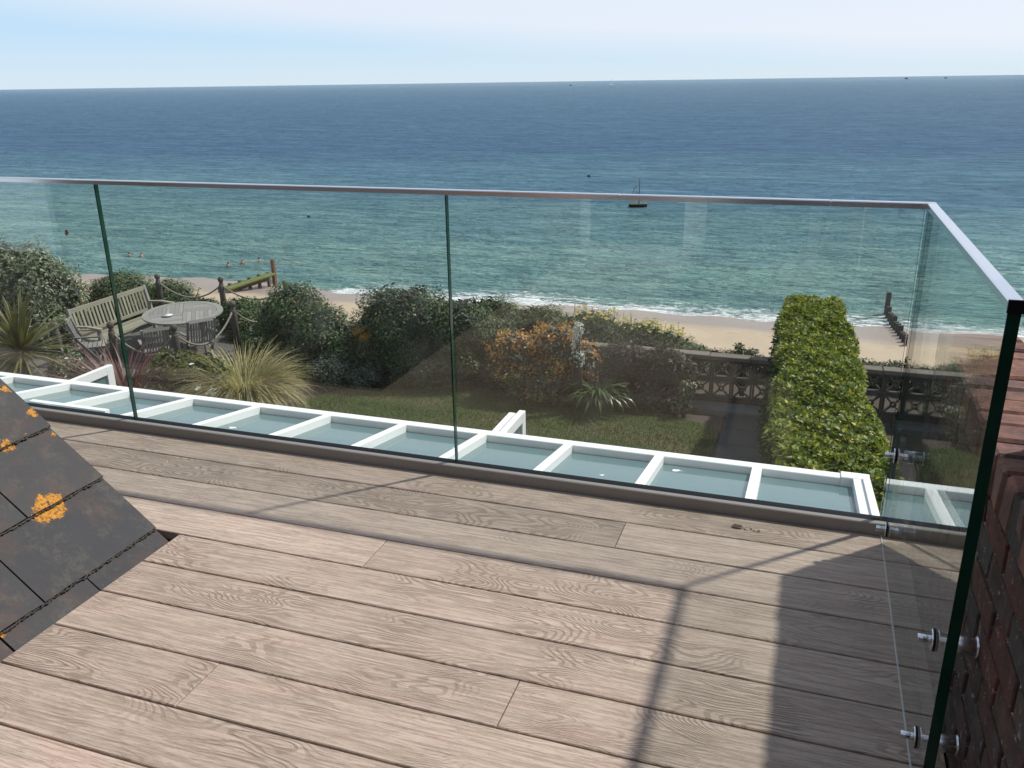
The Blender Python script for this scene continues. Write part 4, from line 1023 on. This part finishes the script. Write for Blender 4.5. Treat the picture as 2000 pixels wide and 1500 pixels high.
# ornamental grass: hundreds of fine arching blades
def ornamental_grass(loc, n, ln, seed):
    r = np.random.default_rng(seed); t = empty('ornamental_grass', loc); tag(t, 'straw coloured fountain grass clump spilling over the lawn edge', 'grass plant')
    seg = 6; az = r.uniform(0, 6.283, n); a0 = R(88) - np.abs(r.normal(0, .22, n)); Ls = ln * r.uniform(.5, 1.15, n); ar = r.uniform(1.2, 3.3, n)
    x = r.uniform(0, .20, n); z = np.zeros(n); wd = r.uniform(.004, .009, n); V = np.zeros((n, 2 * (seg + 1), 3)); a = a0.copy()
    for i in range(seg + 1):
        ww = wd * (1 - (i / seg) ** 3 * .9)
        cx, cy = x * np.cos(az), x * np.sin(az); px_, py_ = -np.sin(az) * ww, np.cos(az) * ww
        V[:, 2 * i] = np.c_[cx - px_, cy - py_, z]; V[:, 2 * i + 1] = np.c_[cx + px_, cy + py_, z]
        a = a - ar / seg * (.4 + i / seg); x = x + Ls / seg * np.cos(a); z = z + Ls / seg * np.sin(a)
    b = np.arange(n)[:, None, None] * 2 * (seg + 1) + np.arange(seg)[None, :, None] * 2
    F = (b + np.array([0, 1, 3, 2])).reshape(-1, 4)
    me = np_mesh('blades', V.reshape(-1, 3), F, LM['straw']); link('blades', me, t)
ornamental_grass((-7.70, 10.0, G), 3200, 1.16, 61)

# ------------------------------------------------------------------ terrace furniture and rope fence
def post(loc, lab, h=1.05):
    t = empty('rope_post', loc); tag(t, lab, 'post', 'timber posts carrying the rope')
    MB().tube([(0, 0, 0), (0, 0, h - .20), (0, 0, h - .16)], [.062, .058, .045], 10).build('shaft', M['post'], t)
    b = MB(); b.tube([(0, 0, h - .16), (0, 0, h - .14), (0, 0, h - .13), (0, 0, h - .10), (0, 0, h - .05), (0, 0, h - .01), (0, 0, h)], [.045, .045, .03, .05, .062, .035, .005], 10); b.build('finial', M['post'], t)
    return t
PT = dict(A=(-12.555, 13.957), B=(-11.078, 14.058), C=(-9.615, 14.119), D=(-9.587, 12.401), E=(-9.533, 10.786), F=(-10.663, 10.623), H=(-11.55, 10.35))
PL = dict(A='ball topped timber post behind the right end of the bench', B='ball topped timber post at the sea side beyond the oval table', C='ball topped timber post against the glossy dark bush',
          D='thick ball topped post right of the oval table where ropes meet', E='ball topped post between the two near chair backs', F='ball topped post in front of the bench at its near end', H='leaning grey post left of the slatted folding chair')
for k_, (x, y) in PT.items(): post((x, y, G), PL[k_])
def rope(a, c, sag, lab, za=-2.32, zc=-2.32):
    p, q = PT[a], PT[c]; pts = []
    for i in range(15):
        f = i / 14; pts.append((p[0] + (q[0] - p[0]) * f, p[1] + (q[1] - p[1]) * f, za + (zc - za) * f - sag * 4 * f * (1 - f)))
    o = MB().tube(pts, .017, 7).build('rope', M['rope']); tag(o, lab, 'rope', 'ropes slung between the terrace posts')
rope('A', 'B', .30, 'sagging rope on the sea side left, above the open sand'); rope('B', 'C', .26, 'sagging rope on the sea side right, before the green groyne')
rope('C', 'D', .42, 'deep sagging rope beside the glossy dark bush'); rope('D', 'E', .38, 'sagging rope over the right hand chair back'); rope('E', 'F', .34, 'low rope crossing in front of the bench seat')

def bench(loc, rz):
    t = empty('garden_bench', loc, rz); tag(t, 'weathered teak garden bench with slatted back facing the oval table', 'bench')
    W = 1.95
    for sy in (-1, 1):
        MB().bar((0.24, sy * W / 2, 0), (0.24, sy * W / 2, .64), .055, .055).build('leg', M['teak'], t)
        MB().bar((-.22, sy * W / 2, 0), (-.24, sy * W / 2, .45), .055, .06).bar((-.24, sy * W / 2, .45), (-.36, sy * W / 2, .98), .055, .05).build('leg', M['teak'], t)
        b = MB(); b.bar((-.30, sy * W / 2, .66), (.0, sy * W / 2, .68), .06, .03).bar((.0, sy * W / 2, .68), (.30, sy * W / 2, .655), .06, .03); b.build('arm', M['teak_green'], t)
    for i in range(6): MB().bar((-.20 + i * .088, -W / 2 + .03, .435), (-.20 + i * .088, W / 2 - .03, .435), .070, .022).build('seat_slat', M['teak_green'], t)
    MB().bar((.245, -W / 2 + .03, .405), (.245, W / 2 - .03, .405), .03, .07).build('seat_rail', M['teak'], t)
    MB().bar((-.345, -W / 2 + .028, .93), (-.345, W / 2 - .028, .93), .075, .03, (-1, 0, 0)).build('top_rail', M['teak_green'], t)
    MB().bar((-.265, -W / 2 + .028, .52), (-.265, W / 2 - .028, .52), .055, .03, (-1, 0, 0)).build('bottom_rail', M['teak_green'], t)
    n = 21
    for i in range(n):
        y = -W / 2 + .09 + (W - .18) * i / (n - 1)
        MB().bar((-.268, y, .54), (-.338, y, .90), .046, .016, (-1, 0, 0)).build('back_slat', M['teak_green'], t)
    return t
bench((-11.80, 12.18, G + .03), R(2))

def chair(name='folding_chair'):
    t = empty(name)
    W = .46
    for sx in (-1, 1):
        MB().bar((sx * W / 2, .26, 0), (sx * W / 2, -.20, .62), .03, .04).bar((sx * W / 2, -.20, .62), (sx * W / 2, -.30, .92), .03, .04).build('leg', M['teak'], t)
        MB().bar((sx * (W / 2 - .035), -.30, 0), (sx * (W / 2 - .035), .20, .44), .03, .04).build('leg', M['teak'], t)
        MB().bar((sx * (W / 2 + .02), -.24, .66), (sx * (W / 2 + .02), .16, .64), .045, .022).build('arm', M['teak'], t)
    MB().bar((-W / 2 + .02, -.29, .90), (W / 2 - .02, -.29, .90), .055, .026, (0, -1, .3)).build('top_rail', M['teak'], t)
    MB().bar((-W / 2 + .02, -.19, .50), (W / 2 - .02, -.19, .50), .045, .026, (0, -1, .3)).build('bottom_rail', M['teak'], t)
    for i in range(9):
        x = -W / 2 + .055 + (W - .11) * i / 8
        MB().bar((x, -.195, .51), (x, -.285, .88), .026, .012, (0, -1, .3)).build('back_slat', M['teak'], t)
    for i in range(6): MB().bar((-W / 2 + .02, -.17 + i * .074, .45), (W / 2 - .02, -.17 + i * .074, .45), .058, .018).build('seat_slat', M['teak'], t)
    MB().bar((-W / 2, .10, .20), (W / 2, .10, .20), .02, .03).build('stretcher', M['teak'], t)
    return t
ch = chair(); CG = 'slatted teak folding chairs round the oval table'
spots = [((-11.50, 10.98, G + .03), -50, 'slatted folding chair turned toward the table at the near end of the bench'),
         ((-9.78, 11.62, G + .03), 57, 'folding chair with its slatted back nearest the thick post, tucked under the table'),
         ((-10.10, 10.98, G + .03), 48, 'folding chair with its back beside the rose bush, left of its twin at the table'),
         ((-9.05, 12.75, G + .03), 120, 'folding chair standing right of the thick post under the glossy dark bush')]
for i, (l_, a_, lb) in enumerate(spots):
    c_ = ch if i == 0 else copy_tree(ch)
    c_.location = l_; c_.rotation_euler = (0, 0, R(a_)); tag(c_, lb, 'chair', CG)

def oval_table(loc, rz):
    t = empty('oval_table', loc, rz); tag(t, 'weathered oval teak garden table on the roped terrace', 'table')
    A, B_ = .84, .70; z0, z1 = .715, .742; n = 48
    ring = MB(); vs = []
    for k in range(n):
        c, s = math.cos(2 * math.pi * k / n), math.sin(2 * math.pi * k / n)
        vs += [(A * c, B_ * s, z1), ((A - .11) * c, (B_ - .11) * s, z1), (A * c, B_ * s, z0), ((A - .11) * c, (B_ - .11) * s, z0)]
    fs = []
    for k in range(n):
        a, b2 = 4 * k, 4 * ((k + 1) % n)
        fs += [(a, b2, b2 + 1, a + 1), (a + 2, b2 + 2, b2, a), (a + 1, b2 + 1, b2 + 3, a + 3), (a + 3, b2 + 3, b2 + 2, a + 2)]
    ring.add(vs, fs); ring.build('rim', M['teak'], t)
    a_, b_ = A - .114, B_ - .114
    for q in range(4):                                   # four inner fields, boards clipped to the oval
        qx, qy = (1, 1, -1, -1)[q], (1, -1, -1, 1)[q]; al = q % 2 == 0
        w_ = .072; lim = b_ if al else a_; k = 0
        while k * w_ < lim - .01:
            u0, u1 = k * w_ + .003, min((k + 1) * w_ - .001, lim - .002)
            def ext(u): return (a_ if al else b_) * math.sqrt(max(0, 1 - (u / lim) ** 2))
            us = [u0, (u0 + u1) / 2, u1]; P = []
            for u in us: P.append((.003, u))
            for u in reversed(us): P.append((max(.004, ext(u)), u))
            if not al: P = [(y_, x_) for x_, y_ in P]
            P = [(qx * x_, qy * y_) for x_, y_ in P]; m_ = len(P)
            b = MB(); b.add([(x_, y_, z1 - .003) for x_, y_ in P] + [(x_, y_, z0) for x_, y_ in P], [tuple(range(m_)), tuple(reversed(range(m_, 2 * m_)))] + [(i, i + m_, (i + 1) % m_ + m_, (i + 1) % m_) for i in range(m_)])
            b.build('top_board', M['teak'], t); k += 1
    for sx in (-1, 1):
        for sy in (-1, 1): MB().bar((sx * .42, sy * .34, 0), (sx * .36, sy * .30, .713), .06, .06).build('leg', M['teak'], t)
    MB().box(-.40, .40, -.012, .012, .60, .70).box(-.012, .012, -.33, .33, .598, .699).build('apron', M['teak'], t)
    return t
oval_table((-10.66, 12.36, G + .03), R(128))
b = MB(); b.tube([(0, 0, 0), (0, 0, .004), (0, 0, .018), (0, 0, .026), (0, 0, .020)], [.04, .055, .085, .092, .08], 20)
o = b.build('dish', M['whitestuff'], loc=(-10.72, 12.02, G + .775)); tag(o, 'white shallow dish lying on the oval table', 'dish')

# small things in the border
def boulder(name, loc, s, mat, seed):
    import bmesh
    bm = bmesh.new(); bmesh.ops.create_icosphere(bm, subdivisions=3, radius=1); r_ = random.Random(seed); ph = [r_.uniform(0, 6) for _ in range(6)]
    for v in bm.verts:
        n = 1 + .12 * math.sin(v.co.x * 4 + ph[0]) + .1 * math.sin(v.co.y * 5 + ph[1]) + .08 * math.sin(v.co.z * 6 + ph[2])
        v.co = Vector((v.co.x * s[0] * n, v.co.y * s[1] * n, max(-.3, v.co.z) * s[2] * n))
    me = bpy.data.meshes.new(name); bm.to_mesh(me); bm.free(); me.materials.append(mat)
    for p in me.polygons: p.use_smooth = True
    return link(name, me, None, loc)
tag(boulder('stone', (-2.30, 11.93, G + .10), (.16, .14, .15), M['stone'], 1), 'rounded grey stone beside the strap leaved plant', 'stone')
t = empty('garden_light', (-5.56, 11.95, G)); tag(t, 'small white spike light at the edge of the lawn', 'garden light')
MB().tube([(0, 0, 0), (0, 0, .10)], .008, 6).build('spike', M['gasket'], t); MB().tube([(0, 0, .10), (0, 0, .12), (0, 0, .17), (0, 0, .19)], [.012, .028, .03, .012], 10).build('lamp_head', M['whitestuff'], t)
o = boulder('pebble', (-1.53, 11.95, G + .01), (.03, .025, .03), M['whitestuff'], 4); tag(o, 'small white pebble by the corner of the lawn', 'pebble')

# ------------------------------------------------------------------ groynes on the beach
def groyne_right():
    t = empty('groyne', (7.4, 75, -18.3)); tag(t, 'dark timber groyne stepping down the beach into the surf right of the hedge', 'groyne')
    n = 11
    for i in range(n):
        f = i / (n - 1); x, y = 7.40 + .62 * f, 80.6 - 11.9 * f; g0 = min(terr(x, y), SEA) - .3
        top = (-16.55 if i == 0 else -17.60 + .14 * math.sin(i * 2.1) - .15 * (1 - f) + .28 * f)
        child(MB().box(-.20, .20, -.18, .18, 0, top - g0, .02).build('pile', M['groyne'], loc=(x, y, g0)), t)
groyne_right()
def groyne_left():
    t = empty('groyne', (-54, 71, -18)); tag(t, 'seaweed covered timber groyne with a rust brown end post, seen past the rope', 'groyne')
    P0, P1 = Vector((-54.3, 68.6, -17.75)), Vector((-52.6, 74.4, -17.35))
    for k in range(3):
        b = MB(); b.bar(P0 + Vector((0, 0, .30 - .27 * k)), P1 + Vector((0, 0, .30 - .27 * k)), .20, .24); child(b.build('plank', M['algae'] if k < 2 else M['rust']), t)
    b = MB(); b.bar(P0 + Vector((.9, 0, .42)), P1 + Vector((.7, 0, .40)), .9, .12); child(b.build('top_plank', M['algae']), t)
    for i in range(6):
        p = P0.lerp(P1, i / 5); child(MB().box(-.13, .13, -.13, .13, -1.6, .60 if i < 5 else .5, .02).build('pile', M['rust'], loc=(p.x, p.y, p.z)), t)
    child(MB().box(-.17, .17, -.17, .17, -1.4, 2.0, .02).build('pile', M['rust'], loc=(-52.3, 75.0, -17.6)), t)
groyne_left()

# ------------------------------------------------------------------ boats, buoys and bathers
def dinghy(loc, rz):
    t = empty('dinghy', loc, rz); tag(t, 'small dark moored dinghy with a bare mast behind the handrail', 'boat')
    n = 10; Ls = 3.0; vs = []; W = .58; secs = []
    for i in range(n):
        f = i / (n - 1); x = -Ls / 2 + Ls * f; wd = W * math.sin(math.pi * min(1, .30 + .70 * f)) ** .6 if f < 1 else .02
        wd = W * (1 - max(0, (f - .35) / .65) ** 2.4) * (0.80 + .2 * min(1, f / .35)); sh = .36 + .14 * f * f + .04 * (1 - f)
        for k, (a, z) in enumerate(((-1, sh), (-.86, .12), (-.4, -.12), (0, -.18), (.4, -.12), (.86, .12), (1, sh))): vs.append((x, a * max(wd, .015), z))
    fs = [(i * 7 + k, i * 7 + k + 1, (i + 1) * 7 + k + 1, (i + 1) * 7 + k) for i in range(n - 1) for k in range(6)] + [(0, 1, 2, 3, 4, 5, 6)]
    b = MB(); b.add(vs, fs, True); b.build('hull', M['hull'], t)
    g = MB()
    for s in (0, 6): g.tube([Vector(vs[i * 7 + s]) + Vector((0, 0, .02)) for i in range(n)], .06, 6)
    g.build('gunwale', M['wood_in'], t)
    d = MB(); d.add([(vs[i * 7][0], vs[i * 7][1] * .92, .22) for i in range(n)] + [(vs[i * 7 + 6][0], vs[i * 7 + 6][1] * .92, .22) for i in range(n)], [(i, i + 1, n + i + 1, n + i) for i in range(n - 1)]); d.build('floor_boards', M['wood_in'], t)
    MB().box(-.15, .15, -.5, .5, .30, .34).build('thwart', M['wood_in'], t)
    MB().tube([(.15, 0, 0), (.15, 0, 4.6)], [.075, .05], 8).build('mast', M['black'], t)
    MB().tube([(-1.1, 0, 1.9), (-.35, 0, 3.5)], .04, 6).build('spar', M['black'], t)
    MB().tube([(-.7, 0, 1.3), (-.2, 0, 2.7)], .035, 6).build('spar', M['black'], t)
    MB().tube([(-1.4, 0, .4), (.15, 0, 4.0)], .006, 4).tube([(1.45, 0, .5), (.15, 0, 4.0)], .006, 4).build('stay', M['black'], t)
dinghy((-27.1, 143.0, SEA + .1), R(8))
def buoy(loc, lab, s=1.0, mat=None):
    t = empty('mooring_buoy', loc); tag(t, lab, 'buoy')
    MB().tube([(0, 0, -.2), (0, 0, 0), (0, 0, .25), (0, 0, .42), (0, 0, .5)], [.1, .3, .34, .2, .05], 12).build('float', mat or M['black'], t)
    MB().tube([(0, 0, .5), (0, 0, .75)], .03, 6).build('ring', M['sail'], t); t.scale = (s, s, s)
buoy((-46.8, 188.0, SEA), 'small dark mooring buoy left of the dinghy mast above the handrail')
buoy((-75.8, 119.7, SEA), 'pale topped buoy alone in the green water on the left', .7)
def bather(loc, rz, lab):
    t = empty('person', loc, rz); tag(t, lab, 'person', 'people bathing off the beach')
    b = MB()
    b.tube([(0, 0, -.5), (0, 0, -.2), (0, 0, .05), (0, 0, .16), (0, 0, .20), (0, .01, .25), (0, .01, .30), (0, .015, .36), (0, .01, .43), (0, 0, .485), (0, 0, .50)], [.15, .17, .20, .19, .09, .06, .07, .095, .10, .06, .01], 12)
    for s in (-1, 1): b.tube([(s * .17, 0, .13), (s * .30, .10, .0), (s * .36, .30, -.05)], [.06, .045, .035], 8)
    b.build('body', M['skin'], t)
    MB().tube([(0, -.02, .36), (0, -.025, .42), (0, -.02, .49), (0, -.01, .515)], [.10, .112, .085, .01], 12).build('hair', M['hair'], t)
for (x, y, r_, lb) in ((-63.8, 82.7, 10, 'bather nearest the shore in the pair beyond the sea side post'), (-63.2, 84.6, 200, 'bather further out in the pair beyond the sea side post'),
                  (-62.0, 86.2, 90, 'bather standing slightly apart to the right of the pair'), (-55.6, 79.6, 30, 'bather beside the tall end post of the green groyne'),
                  (-80.1, 84.8, 0, 'left hand bather of the two close to the glass joint'), (-78.4, 85.0, 160, 'right hand bather of the two close to the glass joint')):
    bather((x, y, SEA + .05), R(r_), lb)
def far_boat(loc, lab, sail=False, s=1.0, wake=0):
    t = empty('sailing_boat' if sail else 'motor_boat', loc); tag(t, lab, 'boat'); t.scale = (s, s, s)
    b = MB(); b.add([(-4, -1.2, 1.2), (-4, 1.2, 1.2), (2, 1.3, 1.3), (2, -1.3, 1.3), (5, 0, 1.7), (-3.8, -.8, -.3), (-3.8, .8, -.3), (2, .8, -.3), (2, -.8, -.3), (4.2, 0, -.2)],
        [(0, 1, 2, 4, 3), (5, 8, 9, 7, 6), (0, 5, 6, 1), (1, 6, 7, 2), (2, 7, 9, 4), (4, 9, 8, 3), (3, 8, 5, 0)]); b.build('hull', M['sail'] if sail else M['hull'], t)
    if sail:
        MB().tube([(0, 0, 1), (0, 0, 11)], .1, 6).build('mast', M['sail'], t)
        s_ = MB(); s_.add([(-.2, .04, 2), (-3.8, .04, 2), (-.2, .04, 10.8), (-.2, -.04, 2), (-3.8, -.04, 2), (-.2, -.04, 10.8)], [(0, 1, 2), (5, 4, 3), (0, 3, 4, 1), (1, 4, 5, 2), (2, 5, 3, 0)]); s_.build('sail', M['sail'], t)
    else:
        MB().box(-2.5, 1.0, -.9, .9, 1.3, 3.0).build('cabin', M['black'], t)
    if wake:
        wk = MB(); wk.add([(-4, -1, .05), (-4, 1, .05), (-wake, 5, .05), (-wake, -5, .05)], [(0, 1, 2, 3)]); wk.build('wake', M['sail'], t)
far_boat((585, 7270, SEA), 'tiny dark motor boat with a white wake near the horizon on the right', s=3.0, wake=26)
far_boat((841, 7200, SEA), 'tiny dark boat on the horizon, rightmost of all', s=2.4)
far_boat((-1093, 4022, SEA), 'tiny dark boat just left of the white sail near the horizon', s=1.4)
far_boat((-812, 3617, SEA), 'tiny white sailing boat near the middle of the horizon', True, s=2.4)

# ------------------------------------------------------------------ bits on the deck and on the glass
t = empty('dry_leaf', (-0.13, 2.712, 0.0)); tag(t, 'curled dry leaf scrap lying on the outermost deck board', 'leaf')
lm = plain('dry brown leaf litter', (0.14, 0.105, 0.07), 0.9, var=.4, vscale=60)
b = MB(); b.add([(-.022, 0, .002), (-.01, .008, .009), (.012, .007, .008), (.022, 0, .003), (.010, -.008, .010), (-.012, -.007, .008), (0, 0, .003)], [(0, 6, 1), (1, 6, 2), (2, 6, 3), (3, 6, 4), (4, 6, 5), (5, 6, 0)]); b.build('leaf_blade', lm, t)
b = MB(); rr = random.Random(8)
for i in range(16):
    x, y, s = rr.uniform(.02, .075), rr.uniform(-.015, .012), rr.uniform(.0012, .003); b.box(x - s, x + s, y - s * .6, y + s * .6, .0005, s)
o = b.build('debris', lm, loc=(-0.13, 2.712, 0)); tag(o, 'crumbs of dry leaf scattered on the outermost deck board', 'debris', kind='stuff')
b = MB(); b.add([(0, 0, 0), (.012, 0, .014), (.006, 0, .030), (-.006, 0, .026), (-.010, 0, .008), (0, .004, .014)], [(0, 1, 5), (1, 2, 5), (2, 3, 5), (3, 4, 5), (4, 0, 5)])
o = b.build('leaf_scrap', plain('red brown leaf scrap', (0.20, 0.085, 0.05), 0.8), loc=(-3.03, 2.869, .856)); tag(o, 'small red brown leaf scrap stuck on the leftmost glass pane', 'leaf')

# a few bird droppings on the veranda panes
for i, (x, y, lb) in enumerate(((-3.62, 4.52, 'white bird dropping on the pane just right of the left glass joint'), (-1.02, 4.55, 'small white bird dropping on the pane right of the middle glass joint'), (-0.62, 4.86, 'spread white bird dropping near the far beam, two panes from the corner'), (-2.05, 4.72, 'tiny white bird dropping on the pane left of the middle glass joint'))):
    rr = random.Random(i); b = MB(); k = 11; sc = (.030, .018, .034, .012)[i]
    vs = [(x, y, zr(y) - .0500)] + [(x + sc * rr.uniform(.4, 1.3) * math.cos(6.283 * a / k), y + sc * rr.uniform(.4, 1.1) * math.sin(6.283 * a / k), zr(y) - .0515 - 0.0) for a in range(k)]
    vs = [(a, c, zr(c) - (.0490 if n_ == 0 else .0512)) for n_, (a, c, d) in enumerate(vs)]
    b.add(vs, [(0, 1 + a, 1 + (a + 1) % k) for a in range(k)]); tag(b.build('bird_dropping', M['whitestuff']), lb, 'bird dropping', 'bird droppings on the veranda roof')
